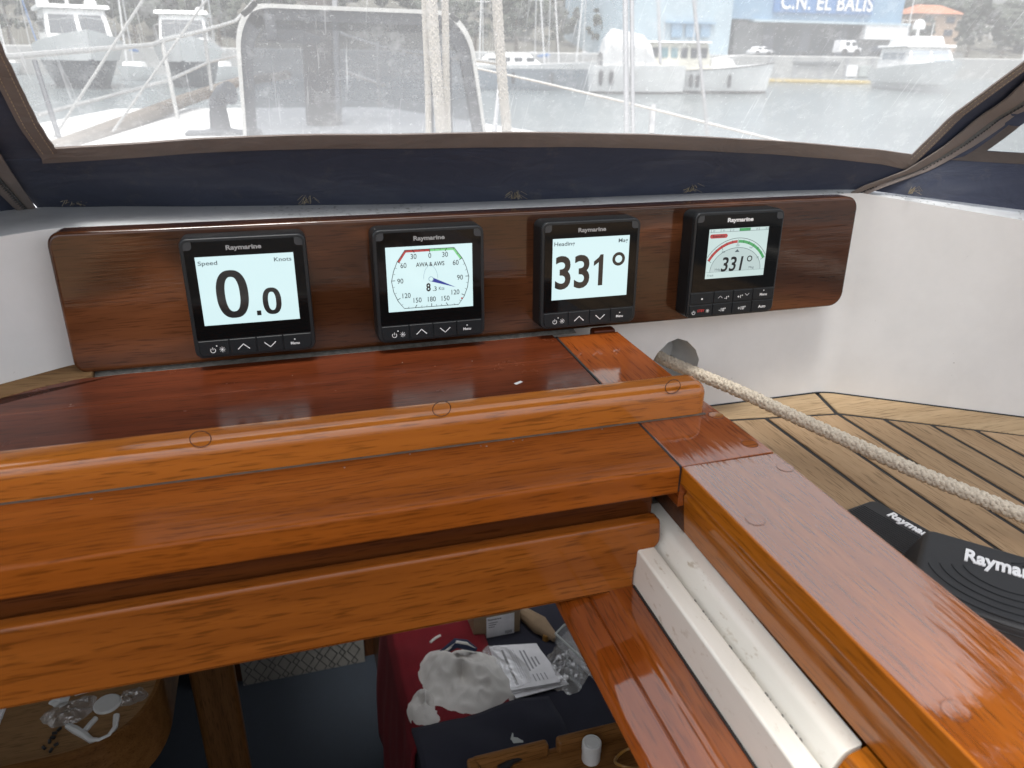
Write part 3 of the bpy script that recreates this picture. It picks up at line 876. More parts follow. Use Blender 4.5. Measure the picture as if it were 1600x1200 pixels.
bm = B(); ribbon(bm, [(-.0058, -.001), (-.0055, .003), (-.0042, .0068), (-.0015, .0102), (0, .0108), (.0015, .0102), (.0042, .0068), (.0055, .003), (.0058, -.001)][:9], .0003, TY + .00005)
mk('boat_outline', bm, M['lcd_line'], s2, local=True, smooth=False)
bm = B(); fillpoly(bm, [(.0010, .0004), (.0205, -.0092), (.0002, -.0031)], TY - .0001); 
mk('needle', bm, M['lcd_blue'], s2, local=True, smooth=False)
bm = B(); fillpoly(bm, arc(0.0002, -.0010, .0021, 0, 345, 23), TY - .0002); mk('needle_hub', bm, M['lcd_line'], s2, local=True, smooth=False)
bm = B(); fillpoly(bm, arc(0.0002, -.0010, .0016, 0, 345, 23), TY - .0003); mk('hub_face', bm, M['lcd'], s2, local=True, smooth=False)
bm = B(); fillpoly(bm, arc(.0255, -.0190, .0008, 0, 330, 11), TY - .0001); mk('red_mark', bm, M['lcd_red'], s2, local=True, smooth=False)
# 3 heading
s3 = screen_quad(i3, -.0351, .0350, -.0268, .0260, 'lcd')
lettering(s3, [('Heading', -.0247, .0217, .0033, dict(bold=.015, width=.0184)), ('Mag', .0290, .0220, .0033, dict(bold=.015, width=.0087))], 'ink_grey')
bm = B()
add_text(bm, '3', -.0255, -.0028, .0275, TY, bold=.022, width=.0142); add_text(bm, '3', -.0082, -.0028, .0275, TY, bold=.022, width=.0142)
fillpoly(bm, [(.0071, -.0164), (.0113, -.0164), (.0113, .0108), (.0085, .0108), (.0071, .0085)], TY); fillpoly(bm, [(.0071, .0085), (.0026, .0050), (.0026, .0010), (.0071, .0041)], TY)
ribbon(bm, arc(.0256, .0059, .0046, 0, 352, 40), .0027, TY, closed=True)
mk('digits', bm, M['ink'], s3, local=True, smooth=False)
# 4 autopilot head: same case, smaller screen, two rows of buttons
i4 = new_inst('instrument_display', .4227, .0037, 'black square autopilot control with eight buttons and a red and green compass arc')
G4 = {}
bm = B(); prism(bm, rrect(-.0458, .0462, -.0600, .0375, .0062, 5), .0030, .0218, 'y', r=.0012, seg=2, caps_only=True); mk('body', bm, M['black'], i4, local=True)
bm = B(); prism(bm, rrect(-.0452, .0458, -.0594, .0370, .0060, 5), .0004, .0032, 'y', r=.0010, seg=3, caps_only=True); mk('bezel', bm, M['bezel_edge'], i4, local=True)
bm = B(); prism(bm, rrect(-.0428, .0436, -.0345, .0346, [.0008, .0008, .003, .003], 4), -.0002, .0010, 'y'); gl = mk('glass', bm, M['glass'], i4, local=True)
mk('corner_pad', prism(B(), rrect(-.0428, -.0366, .0287, .0346, [0, .0025, 0, .003], 4), -.0004, .0, 'y'), M['cornersq'], gl, local=True)
mk('corner_pad', prism(B(), rrect(.0374, .0436, .0287, .0346, [.0025, 0, .003, 0], 4), -.0004, .0, 'y'), M['cornersq'], gl, local=True)
bm = B(); add_text(bm, 'Raymarine', 0.0, .0298, .0034, -.00045, bold=.04, width=.0262); mk('brand_lettering', bm, M['white_print'], gl, local=True)
xs = [-.0436, -.0194, .0010, .0218, .0446]
rowz = [(-.0352, -.0461), (-.0467, -.0578)]
lab = [[None, '-1°', '+1°', 'Menu'], [None, '-10°', '+10°', 'Auto']]
for r in range(2):
    for i in range(4):
        bm = B(); prism(bm, rrect(xs[i] + .0003, xs[i + 1] - .0003, rowz[r][1] + .0002, rowz[r][0] - .0002, [.004 if (i == 0 and r) else .0008, .004 if (i == 3 and r) else .0008, .0004, .0004], 4), -.0006, .0010, 'y', r=.0004, seg=1, caps_only=True)
        b = mk('button', bm, M['button'], i4, local=True)
        cx, cz = (xs[i] + xs[i + 1]) / 2, (rowz[r][0] + rowz[r][1]) / 2
        bm = B()
        if r == 0 and i == 0: dot(bm, cx, cz - .0005, .0009)
        elif r == 0 and i == 1: chev(bm, cx - .0034, cz, True, .5); add_text(bm, '-1°', cx + .0034, cz - .001, .0028, IY, bold=.02)
        elif r == 0 and i == 2: add_text(bm, '+1°', cx - .0030, cz - .001, .0028, IY, bold=.02); chev(bm, cx + .0042, cz + .0006, False, .5)
        elif r == 1 and i == 0: power(bm, cx - .0075, cz - .0016, .85); bright(bm, cx + .0068, cz - .0006, .8)
        elif lab[r][i] == 'Menu': dot(bm, cx, cz + .0032, .0006); add_text(bm, 'Menu', cx, cz - .0005, .0025, IY, bold=.02)
        else: add_text(bm, lab[r][i], cx, cz - .0006, .0030 if i < 3 else .0027, IY, bold=.02)
        mk('icon', bm, M['white_print'], b, local=True)
        if r == 1 and i == 0:
            bm = B(); add_text(bm, 'STBY', cx, cz, .0024, IY, bold=.02, width=.0072); mk('red_lettering', bm, M['red_print'], b, local=True)
s4 = screen_quad(i4, -.0304, .0304, -.0226, .0222, 'lcd_pale')
def band(cx, cz, r0, r1, a0, a1, k, y, n=24, clip=None):
    bm = B(); va = []; vb = []
    for i in range(n + 1):
        a = R_(a0 + (a1 - a0) * i / n)
        va.append(bm.verts.new((cx + r0 * math.cos(a), y, cz + r0 * k * math.sin(a)))); vb.append(bm.verts.new((cx + r1 * math.cos(a), y, cz + r1 * k * math.sin(a))))
    for i in range(n): bm.faces.new((va[i], va[i + 1], vb[i + 1], vb[i]))
    return bm
CX4, CZ4, K4 = -.0004, -.0225, 1.0
mk('red_sector', band(CX4, CZ4, .0315, .0340, 91, 150, K4, TY), M['lcd_red'], s4, local=True, smooth=False)
mk('green_sector', band(CX4, CZ4, .0315, .0340, 89, 30, K4, TY), M['lcd_green'], s4, local=True, smooth=False)
bm = band(CX4, CZ4, .0356, .0360, 32, 147, K4, TY)
for k in range(-6, 7):
    a = R_(90 - k * 10); L = .0035 if k % 3 == 0 else .0015
    ribbon(bm, [(CX4 + .0345 * math.cos(a), CZ4 + .0345 * math.sin(a)), (CX4 + (.0330 - L) * math.cos(a), CZ4 + (.0330 - L) * math.sin(a))], .00035, TY - .00005)
mk('dial_ring', bm, M['ink'], s4, local=True, smooth=False)
bm = B(); fillpoly(bm, arc(-.0003, -.0166, .0262, 0, 180, 30, ry=.0212), TY + .0001); mk('inner_dial', bm, M['lcd_grey'], s4, local=True, smooth=False)
bm = B(); ribbon(bm, arc(-.0003, -.0166, .0262, 0, 180, 30, ry=.0212), .0004, TY); ribbon(bm, [(-.0303, -.0166), (.0303, -.0168)], .0002, TY); fillpoly(bm, [(-.0028, .0006), (.0022, .0006), (-.0003, .0032)], TY); mk('dial_line', bm, M['ink_grey'], s4, local=True, smooth=False)
bm = B(); add_text(bm, '331', -.0042, -.0100, .0128, TY - .0001, bold=.018, width=.0225, shear=.12); ribbon(bm, arc(.0136, -.0062, .0023, 0, 350, 24), .0010, TY - .0001, closed=True); mk('digits', bm, M['ink'], s4, local=True, smooth=False)
lettering(s4, [('Hdg', -.0188, -.0143, .0021, dict(width=.0052)), ('Mag', .0164, -.0143, .0021, dict(width=.0052)), ('Track', -.0255, -.0196, .0019, dict(width=.0066)), ('330', -.0003, .0066, .0017), ('300', -.0145, .0015, .0017), ('N', .0131, .0040, .0017), ('30', .0219, -.0056, .0017)], 'ink_grey')
bm = B(); fillpoly(bm, [(-.0003, .0196), (.0111, .0196), (.0111, .0221), (-.0003, .0221)], TY); mk('rudder_bar', bm, M['lcd_green'], s4, local=True, smooth=False)
bm = B()
for k in range(7): ribbon(bm, [(-.0290 + k * .0098, .0196), (-.0290 + k * .0098, .0221)], .0004, TY - .0001)
ribbon(bm, [(-.0302, .0195), (.0302, .0195)], .0003, TY - .0001)
for k, s in enumerate(('30', '20', '10')): add_text(bm, s, -.0262 + k * .0098, .0209, .0015, TY - .0001); add_text(bm, s, .0275 - k * .0098, .0209, .0015, TY - .0001)
mk('rudder_scale', bm, M['ink_grey'], s4, local=True, smooth=False)
bm = B(); fillpoly(bm, rrect(-.0296, -.0118, .0141, .0178, .0018, 4), TY); pill = mk('standby_pill', bm, M['lcd_red'], s4, local=True, smooth=False)
lettering(s4, [('Standby', -.0207, .0160, .0021, dict(width=.0125, bold=.01))], 'ink', 'standby_lettering')
for o in bpy.data.objects:
    if o.name.startswith('standby_lettering'):
        o.data.transform(Matrix.Translation((0, -.0001, 0)))

# ================================================================== SPRAY HOOD (dodger)
UP = Vector((0, -math.sin(R_(37)), math.cos(R_(37))))
FN = (0, math.cos(R_(37)), math.sin(R_(37)))
def fs(x, s):                               # front panel surface: foot line x, slant height s, soft billow
    b = Vector((x, base_y(x), ZB)) + UP * s
    k = max(0.0, 1 - s / .5) if s < .5 else 0
    yy = base_y(x)
    flat = .071
    b.y += (flat - yy) * min(1, s / .09) * .85
    b.y += .0012 * math.sin(x * 21 + s * 9) * min(1, s * 12)
    return b
def to_fs(u, v):                            # pixel -> (x, s) on that surface
    x = .25
    off = 0
    for it in range(8):
        P = np.array(fs(x, .06)); 
        p = at(u, v, P, FN)
        x = p.x
        s = (p.z - ZB) / UP.z
        P = np.array(fs(x, max(s, .001))); p = at(u, v, P, FN); x = p.x; s = (p.z - ZB) / UP.z
    return x, s
dodger = thing('spray_hood', (.22, .07, ZB), 'navy canvas spray hood with brown trimmed clear windows over the hatch', 'spray hood')
win_lo = [(86, 229), (130, 226.5), (210, 221), (300, 214.5), (400, 210), (500, 208.5), (600, 208), (720, 206), (800, 205), (900, 206), (1000, 208), (1100, 212), (1200, 217.5), (1300, 225.5), (1372, 232), (1424, 240)]
trm_lo = [(58, 252), (110, 249), (210, 243), (300, 236), (400, 231.5), (500, 229.5), (600, 229), (720, 228), (800, 227), (900, 227), (1000, 229), (1100, 232.5), (1200, 238), (1300, 246), (1380, 255), (1428, 266)]
wl = [to_fs(*p) for p in win_lo]; tl = [to_fs(*p) for p in trm_lo]
ST = .36
XL, XR = wl[0][0], wl[-1][0]
xlT = to_fs(0, 70)[0] + (to_fs(0, 70)[0] - XL) * 1.2; 
xrT = XR - .02
_sr = [to_fs(*p) for p in ((1347, 292), (1431, 262), (1491, 225), (1525, 199), (1596, 152))]
_sl = [to_fs(*p) for p in ((45, 326), (22, 294), (0, 265), (-40, 215))]
def seam_x(side, s):
    tab = _sr if side > 0 else _sl
    if s <= tab[0][1]: return tab[0][0]
    for a, b in zip(tab, tab[1:]):
        if s <= b[1]: return a[0] + (b[0] - a[0]) * (s - a[1]) / (b[1] - a[1])
    a = tab[-1]
    return a[0] + (.22 if side > 0 else .05) * (s - a[1])
def edge_x(side, s):
    if side > 0:
        xa, sa = to_fs(1600, 92)
        if s > sa: return seam_x(1, s) - (seam_x(1, sa) - xa)
        return XR + (xa - XR) * (s - wl[-1][1]) / (sa - wl[-1][1])
    x0, s0, xt = XL, wl[0][1], xlT
    return x0 + (xt - x0) * (s - s0) / (ST - s0)
def interp(tab, x):
    if x <= tab[0][0]: return tab[0][1]
    for i in range(len(tab) - 1):
        if x <= tab[i + 1][0]: return tab[i][1] + (tab[i + 1][1] - tab[i][1]) * (x - tab[i][0]) / (tab[i + 1][0] - tab[i][0])
    return tab[-1][1]
# lower navy band
bm = B()
XC0, XC1 = -.162, .600
def corner_r(s): return edge_x(1, s) + .020 + .002
def low(i, j):
    s_t0 = tl[0][1] * (1 - i) + tl[-1][1] * i
    x0 = XC0 + (seam_x(-1, s_t0) - XC0) * j; x1 = XC1 - .004 + (seam_x(1, s_t0) - XC1 + .004) * j
    x = x0 + (x1 - x0) * i
    s_t = interp(tl, x) + .003
    return fs(x, s_t * j)
grid(bm, low, 60, 6); thicken(bm, .0012)
mk('lower_canvas', bm, M['canvas'], dodger, ang=60)
# clear window
bm = B()
def pane(i, j):
    s_l = interp(wl, XL + (XR - XL) * i) - .006
    s = s_l + (ST + .004 - s_l) * j
    x0, x1 = edge_x(-1, s) - .006, edge_x(1, s) + .006
    return fs(x0 + (x1 - x0) * i, s) + Vector((0, .0010, .0010))
grid(bm, pane, 40, 24)
mk('clear_window', bm, M['vinyl'], dodger, ang=60)
# canvas around the window: sides and top band
TW = .0125
def strip(name, fa, fb, n, mat, parent=dodger, lift=.0006, th=.0016, wav=0.0):
    """cloth strip between two lines of points, lifted towards the viewer, with thickness"""
    bm = B()
    va = []; vb = []; vm = []
    for k in range(n + 1):
        a, b = fa(k / n), fb(k / n)
        nz = Vector((0, -FN[1], -FN[2])) * lift
        c = (a + b) / 2 + Vector((0, -FN[1], -FN[2])) * (lift + th * .5 + wav * noise.noise(Vector((k * .7, 3.1, len(name)))))
        va.append(bm.verts.new(a + nz)); vb.append(bm.verts.new(b + nz)); vm.append(bm.verts.new(c))
    for k in range(n):
        bm.faces.new((va[k], va[k + 1], vm[k + 1], vm[k])); bm.faces.new((vm[k], vm[k + 1], vb[k + 1], vb[k]))
    bmesh.ops.recalc_face_normals(bm, faces=bm.faces[:])
    bmesh.ops.solidify(bm, geom=bm.faces[:], thickness=th)
    return mk(name, bm, M[mat], parent, ang=60)
def jit(k, a=.0006): return a * noise.noise(Vector((k * 17.3, .5, 1.7)))
strip('window_trim', lambda t: (lambda x: fs(x, interp(wl, x) + jit(x)))(XL - .010 + (XR - XL + .012) * t), lambda t: (lambda x: fs(x, interp(tl, x) + jit(x + 5)))(XL - .014 + (XR - XL + .020) * t), 70, 'trim')
s0L, s0R = wl[0][1], wl[-1][1]
strip('window_trim', lambda t: fs(edge_x(-1, s0L - .004 + (ST - s0L) * t) + jit(t * 3, .0012), s0L - .004 + (ST - s0L) * t), lambda t: fs(edge_x(-1, s0L - .012 + (ST - s0L) * t) - TW, s0L - .012 + (ST - s0L) * t), 40, 'trim', lift=.0012)
strip('window_trim', lambda t: fs(edge_x(1, s0R - .006 + (ST - s0R) * t) + jit(t * 3 + 9, .0008), s0R - .006 + (ST - s0R) * t), lambda t: fs(edge_x(1, s0R - .016 + (ST - s0R) * t) + TW, s0R - .016 + (ST - s0R) * t), 40, 'trim', lift=.0012)
strip('window_trim', lambda t: fs(edge_x(-1, ST) + (edge_x(1, ST) - edge_x(-1, ST)) * t, ST - .002), lambda t: fs(edge_x(-1, ST) + (edge_x(1, ST) - edge_x(-1, ST)) * t, ST + .012), 40, 'trim')
STOP = .42
bm = B(); grid(bm, lambda i, j: fs(-.18 + (seam_x(1, STOP) + .18) * i, ST + (STOP - ST) * j), 30, 3); thicken(bm, .0012); mk('upper_canvas', bm, M['canvas'], dodger, ang=60)
# side gussets between the window trim and the corner seams
LTOP = fs(-.165, STOP); RTOP = fs(.655, STOP)
def gus(side):
    bm = B()
    def f(i, j):
        s = .022 + (STOP - .022) * j
        if side < 0: a, b = fs(edge_x(-1, s) - TW + .003, s), fs(seam_x(-1, s) + .002, s)
        else: a, b = fs(edge_x(1, s) + TW - .003, s), fs(seam_x(1, s) + .002, s)
        return a.lerp(b, i) + Vector((0, .0006, .0006))
    grid(bm, f, 4, 20); thicken(bm, .0012)
    mk('side_canvas', bm, M['canvas'], dodger, ang=60)
gus(-1); gus(1)
# quarter panels turning aft on both sides, each with its own window
def qpanel(side):
    if side > 0:
        b0, b1 = RB0, RB1; t0 = fs(seam_x(1, STOP), STOP); t1 = Vector((.98, -.47, .42))
    else:
        b0, b1 = LB0, LB1; t0 = fs(seam_x(-1, STOP), STOP); t1 = Vector((-.46, -.53, .42))
    def f(a, h):                            # a along the foot, h up; its front edge is the corner seam
        e0 = fs(seam_x(side, STOP * h), STOP * h)
        if h < 0: e0 = fs(seam_x(side, 0), 0) + (fs(seam_x(side, .02), .02) - fs(seam_x(side, 0), 0)) * (h * STOP / .02)
        return e0.lerp(b1.lerp(t1, h), a)
    return f
QR, QL = qpanel(1), qpanel(-1)
def q_hit(f, u, v):                          # where a pixel's ray meets the quarter panel
    a, h = .2, .25
    d = Vector(RC.T @ np.array([(u - 800) / F, (v - 600) / F, 1.0])); o = Vector(CAM)
    for it in range(30):
        p = f(a, h); e = 1e-4
        da = (f(a + e, h) - p) / e; dh = (f(a, h + e) - p) / e
        A = np.array([[da.x, dh.x, -d.x], [da.y, dh.y, -d.y], [da.z, dh.z, -d.z]]); r = np.array(o - p)
        t_ = (p - o).dot(d) / d.dot(d)
        x = np.linalg.lstsq(A, r, rcond=None)[0]
        a += x[0]; h += x[1]
    return a, h
wa, wh = q_hit(QR, 1540, 236)
wa2, wh2 = q_hit(QR, 1598, 239)
wa3, wh3 = q_hit(QR, 1598, 184)
for side, f in ((1, QR), (-1, QL)):
    a0, h0 = (wa, wh) if side > 0 else (.16, .20)
    sl = (wa3 - wa) / max(1e-4, (wh3 - wh)) if side > 0 else .25
    bs = (wh2 - wh) / max(1e-4, (wa2 - wa)) if side > 0 else 0
    h1, a1 = .84, .90
    AL = lambda h: a0 + min(max(sl, 0), .25) * min(h - h0, .12)
    HB = lambda a: max(h0 + bs * (a - a0), .08)
    bm = B()
    grid(bm, lambda i, j: f(i, HB(i) * j if i > a0 else h0 * j), 24, 3)
    thicken(bm, .0012); mk('lower_canvas', bm, M['canvas'], dodger, ang=60)
    bm = B(); grid(bm, lambda i, j: f(AL(max(h0 + (1 - h0) * j, h0)) * i, h0 + (1 - h0) * j), 4, 14); thicken(bm, .0012); mk('side_canvas', bm, M['canvas'], dodger, ang=60)
    bm = B(); grid(bm, lambda i, j: f(AL(h1) + (1 - AL(h1)) * i, h1 + (1 - h1) * j), 10, 2); thicken(bm, .0012); mk('upper_canvas', bm, M['canvas'], dodger, ang=60)
    bm = B()
    def qp(i, j):
        h = HB(a0 + (1 - a0) * i) + (h1 - HB(a0 + (1 - a0) * i)) * j
        return f(AL(h) + (a1 - AL(h)) * i, h)
    grid(bm, qp, 16, 14); mk('clear_window', bm, M['vinyl'], dodger, ang=60)
    bm = B(); grid(bm, lambda i, j: f(a1 + (1 - a1) * i, j), 2, 12); thicken(bm, .0012); mk('side_canvas', bm, M['canvas'], dodger, ang=60)
    # trims of the quarter window
    def mkstrip(fa, fb, n=24):
        bm = B(); va = []; vb = []
        for k in range(n + 1):
            a, b = fa(k / n), fb(k / n)
            va.append(bm.verts.new(a)); vb.append(bm.verts.new(b))
        for k in range(n): bm.faces.new((va[k], va[k + 1], vb[k + 1], vb[k]))
        nn = (f(.5, .01) - f(.4, .01)).cross(f(.4, .1) - f(.4, 0)).normalized() * (.0016 if side > 0 else -.0016)
        for v in bm.verts: v.co += nn * (1 if nn.y < 0 else -1)
        bmesh.ops.solidify(bm, geom=bm.faces[:], thickness=.0014)
        mk('window_trim', bm, M['trim'], dodger, ang=60)
    wdt = .030 if side > 0 else .035
    mkstrip(lambda t: f(a0 - .004 + (a1 - a0) * t, HB(a0 + (a1 - a0) * t)), lambda t: f(a0 - .028 + (a1 - a0 + .02) * t, HB(a0 + (a1 - a0) * t) - wdt))
    mkstrip(lambda t: f(AL(h0 + (h1 - h0) * t), h0 + (h1 - h0) * t), lambda t: f(AL(h0 - .02 + (h1 - h0 + .02) * t) - .018, h0 - .03 + (h1 - h0 + .03) * t))
# corner seams with zips
def seam(side):
    b = Vector((XC1 - .010, base_y(XC1 - .01), ZB)) if side > 0 else Vector((XC0 + .002, base_y(XC0 + .002), ZB))
    c = lambda s: fs(seam_x(side, s), s)
    nudge = Vector((0, -.0022, -.0022))
    sd = Vector((1, 0, 0)) * (1 if side > 0 else -1)
    qd = Vector((.84, -.54, 0)) if side > 0 else Vector((-.86, -.50, 0))
    wv = lambda t: .0012 * math.sin(t * 14) + .0010 * noise.noise(Vector((t * 9, side, 0)))
    for nm, o0, o1, mt, lf in (('seam_trim', -.0165 if side < 0 else -.025, -.001, 'trim', .0024), ('zip_tape', -.0015, .0095, 'zip_tape', .0016), ('seam_trim', .0080, .0185, 'trim', .0026)):
        k = 1 if side > 0 else .9
        fan = lambda t: (.40 + .60 * min(1, t * 3.5))
        def pt(o, t):
            o = o * k * fan(t) + wv(t)
            return c(STOP * t) + (sd * o if o < 0 else qd * o) + nudge * (lf / .0022)
        strip(nm, lambda t: pt(o0, t), lambda t: pt(o1, t), 44, mt, lift=0, th=.0018, wav=.0012)
    bm = B()
    N = 130
    for i in range(N):
        t = i / N * .75
        fan = (.35 + .65 * min(1, t * 3.5))
        p = c(STOP * t) + qd * (.0040 * fan + wv(t)) + nudge * 1.9
        for e in (-1, 1):
            q = p + Vector((e * .0011, 0, 0)) + UP * (.0012 if e > 0 else 0)
            box(bm, q.x - .0008, q.x + .0008, q.y - .0007, q.y + .0007, q.z - .0005, q.z + .0005)
    tag(mk('zip_teeth', bm, M['zip_teeth'], dodger, smooth=False), kind='stuff')
seam(1); seam(-1)
# stitching along the trims
bm = B()
def stitches(fn, length, pitch=.0030, ln=.0019, tw=.00022):
    n = int(length / pitch)
    for k in range(n):
        a = fn(k / n); b = fn((k + ln / pitch) / n)
        d = (b - a); L = d.length
        if L < 1e-6: continue
        mid = (a + b) / 2
        t = B(); box(t, -L / 2, L / 2, -tw, tw, -tw, tw)
        q = d.to_track_quat('X', 'Z').to_matrix().to_4x4()
        merge(bm, t, Matrix.Translation(mid) @ q)
NV = Vector((0, -FN[1], -FN[2]))
for fr in (.22, .76):
    stitches(lambda t: (lambda x: fs(x, interp(wl, x) * (1 - fr) + interp(tl, x) * fr) + NV * .0022)(XL - .004 + (XR - XL + .008) * t), .73)
for fr in (.2, .75):
    stitches(lambda t: (lambda s: fs(edge_x(-1, s) - TW * fr, s) + NV * .0034)(s0L - .004 + .14 * t), .14)
    stitches(lambda t: (lambda s: fs(edge_x(1, s) + TW * fr, s) + NV * .0034)(s0R - .004 + .14 * t), .14)
tag(mk('stitching', bm, M['thread'], dodger, smooth=False), kind='stuff')
# frayed thread ends where the canvas meets the ledge
for u, v in ((118, 322), (484, 318), (802, 309), (1074, 302), (1418, 303)):
    x, s = to_fs(u, v)
    bm = B()
    p0 = fs(min(x, .60), .001) if x < .6 else q_hit(QR, u, v) and QR(*q_hit(QR, u, v))
    for k in range(16):
        dx = random.uniform(-.008, .008); hh = random.uniform(.002, .009)
        p = p0 + Vector((dx * .2, -.002, .0005)); 
        q = p0 + Vector((dx * .6, -.006 - random.random() * .004, hh)); r = p0 + Vector((dx * 1.3, -.006 - random.random() * .006, hh * random.uniform(.1, .8)))
        tube(bm, [p, (p + q) / 2 + Vector((0, 0, .001)), q, r], .00016, 3, cap=False)
    tag(mk('frayed_thread', bm, M['fray'], dodger), kind='stuff')
# roof
bm = B()
grid(bm, lambda i, j: fs(-.18 + (seam_x(1, STOP) + .18) * i, STOP).lerp(Vector((-.46 + 1.46 * i, -.53, .42)), j) + Vector((0, 0, .03 * math.sin(PI * j) + .02 * math.sin(PI * i))), 20, 8); thicken(bm, .0012)
mk('roof_canvas', bm, M['canvas'], dodger, ang=60)

# ================================================================== THINGS ON THE DECK
# rope: hollow braid, strands laid both ways round a core
def braid(name, pts, r, strands, pitch, mat, nseg=7, core_r=.86):
    P = [Vector(p) for p in pts]
    fine = []
    for i in range(len(P) - 1):
        a = P[max(i - 1, 0)]; b = P[i]; c = P[i + 1]; d = P[min(i + 2, len(P) - 1)]
        for k in range(12):
            t = k / 12
            fine.append(.5 * ((2 * b) + (c - a) * t + (2 * a - 5 * b + 4 * c - d) * t * t + (3 * b - a - 3 * c + d) * t ** 3))
    fine.append(P[-1])
    cum = [0]
    for i in range(len(fine) - 1): cum.append(cum[-1] + (fine[i + 1] - fine[i]).length)
    L = cum[-1]
    def pos(l):
        l = min(max(l, 0), L)
        lo, hi = 0, len(cum) - 1
        while hi - lo > 1:
            m_ = (lo + hi) // 2
            if cum[m_] <= l: lo = m_
            else: hi = m_
        t = (l - cum[lo]) / max(1e-9, cum[hi] - cum[lo])
        return fine[lo].lerp(fine[hi], t), (fine[hi] - fine[lo]).normalized()
    bm = B()
    core = [pos(L * k / 60)[0] for k in range(61)]
    tube(bm, core, r * core_r, 12)
    step = pitch / 22
    N = int(L / step)
    sr = r * PI / strands * .92
    for sgn in (1, -1):
        for s in range(strands):
            ring = []
            for i in range(N + 1):
                l = i * step
                p, d = pos(l)
                u = d.cross(Vector((0, 0, 1))).normalized(); v = u.cross(d)
                a = 2 * PI * (s / strands + sgn * l / pitch)
                rr = r * .86 + sgn * sr * .42 * math.cos(strands * (2 * PI * sgn * l / pitch) + s * PI * 1.0)
                radial = u * math.cos(a) + v * math.sin(a)
                tang = (u * -math.sin(a) + v * math.cos(a)) * sgn * (2 * PI * r / pitch) + d
                tang.normalize()
                side = radial.cross(tang)
                c = p + radial * rr
                ring.append([bm.verts.new(c + (side * math.cos(2 * PI * q / 5) * 1.0 + radial * math.sin(2 * PI * q / 5) * .55) * sr) for q in range(5)])
            for i in range(N):
                for q in range(5): bm.faces.new((ring[i][q], ring[i][(q + 1) % 5], ring[i + 1][(q + 1) % 5], ring[i + 1][q]))
    return mk(name, bm, M[mat], ang=80)
rp_ = [Vector((.380, .089, -.113)), aty(1041, 563, YW)]
Pend = atz(1600, 806, -.150)
for (u, v), t in (((1150, 609), .26), ((1250, 655), .45), ((1350, 700.5), .62), ((1450, 744.5), .79)):
    q = rp_[1].lerp(Pend, t); n_ = (RC.T @ np.array([0, 0, 1.0]))
    rp_.append(at(u, v, q, n_))
rp_.append(Pend); rp_.append(Pend + (Pend - rp_[-2]) * 2.2)
rope = braid('rope', rp_, .0053, 7, .032, 'rope', core_r=.92)
tag(rope, 'thick beige braided rope running from the hole in the white coaming across the deck', 'rope')

# two black instrument covers lying on the deck
def cover(name, A, Bx, depth, z0, h, flare, label, textside, ridges):
    """a shallow rubber lid: A is the back-left top corner, Bx the back-right one; it runs depth towards the viewer"""
    A = Vector((A.x, A.y, 0)); Bx = Vector((Bx.x, Bx.y, 0))
    ex = (Bx - A).normalized(); ey = Vector((-ex.y, ex.x, 0))
    wd = (Bx - A).length
    t = thing(name, A + ex * wd / 2 - ey * depth / 2 + Vector((0, 0, z0)), label, 'cover', 'black instrument covers lying on the deck')
    def W(x, y, z): return A + ex * x - ey * y + Vector((0, 0, z))
    bm = B()
    top = rrect(0, wd, 0, depth, .006, 4); bot = rrect(-flare, wd + flare, -flare * .3, depth + flare, .008, 4)
    lv = [bm.verts.new(W(x, y, z0)) for x, y in bot]; hv_ = [bm.verts.new(W(x, y, z0 + h)) for x, y in top]
    n = len(top)
    for i in range(n): bm.faces.new((lv[i], lv[(i + 1) % n], hv_[(i + 1) % n], hv_[i]))
    bm.faces.new(hv_); bm.faces.new(lv)
    es = [e for e in bm.edges if e.verts[0] in hv_ and e.verts[1] in hv_]
    bmesh.ops.bevel(bm, geom=es, offset=.0042 if h > .01 else .0016, segments=4, profile=.5, affect='EDGES')
    mk('shell', bm, M['rubber'], t, ang=30)
    bm = B()
    for path in ridges:
        tube(bm, [W(x, y, z0 + h + .0001) for x, y in path], .00055, 5)
    tag(mk('ridges', bm, M['rubber'], t), kind='stuff')
    tb, wdt = text_bm('Raymarine', textside['h'], bold=.03, extrude=.0006)
    k = textside['w'] / wdt
    for v in tb.verts:
        x, z, e = v.co.x * k, v.co.z, v.co.y
        c_, s_ = math.cos(textside['rot']), math.sin(textside['rot'])
        X, Y = x * c_ + z * s_, -(z * c_) + x * s_
        v.co = W(textside['x'] + X, textside['y'] + Y, z0 + h + .0002 - e)
    mk('raised_lettering', tb, M['white_raised'], t)
    return t
zt = -.144
nA, nB = atz(1449, 824, zt), atz(1600, 867, zt)
dirn = (nB - nA).normalized(); nB = nA + dirn * .098
rid = []
for k in range(7):
    r_ = .022 + .0055 * k
    rid.append([(.052 + r_ * math.cos(R_(a)) * 1.25, .030 + (k * .002) + r_ * math.sin(R_(a))) for a in range(20, 172, 8) if .004 < .052 + r_ * math.cos(R_(a)) * 1.25 < .095])
for k in range(6):
    rid.append([(.050 + k * .006 + .010 * math.cos(R_(a)), .004 + .010 * math.sin(R_(a)) + .002) for a in range(20, 90, 14)])
cover('instrument_cover', nA, nB, .085, ZD, .029, .012, 'black rubber cover with large white lettering and curved ridges, the nearer of two', dict(h=.0150, w=.053, x=.052, y=.0225, rot=0.0), rid)
zt2 = -.166
fA, fB = atz(1297, 769.5, zt2), atz(1366, 780, zt2)
fC = atz(1449, 826, zt2)
dv = (fC - fB); dv.z = 0
A2 = fB; 
ex2 = dv.normalized()
wd2 = dv.length + .03
rid2 = []
for k in range(16):
    y = .0165 + k * .0026
    rid2.append([(-.0 + .003, y), (wd2 - .002, y)])
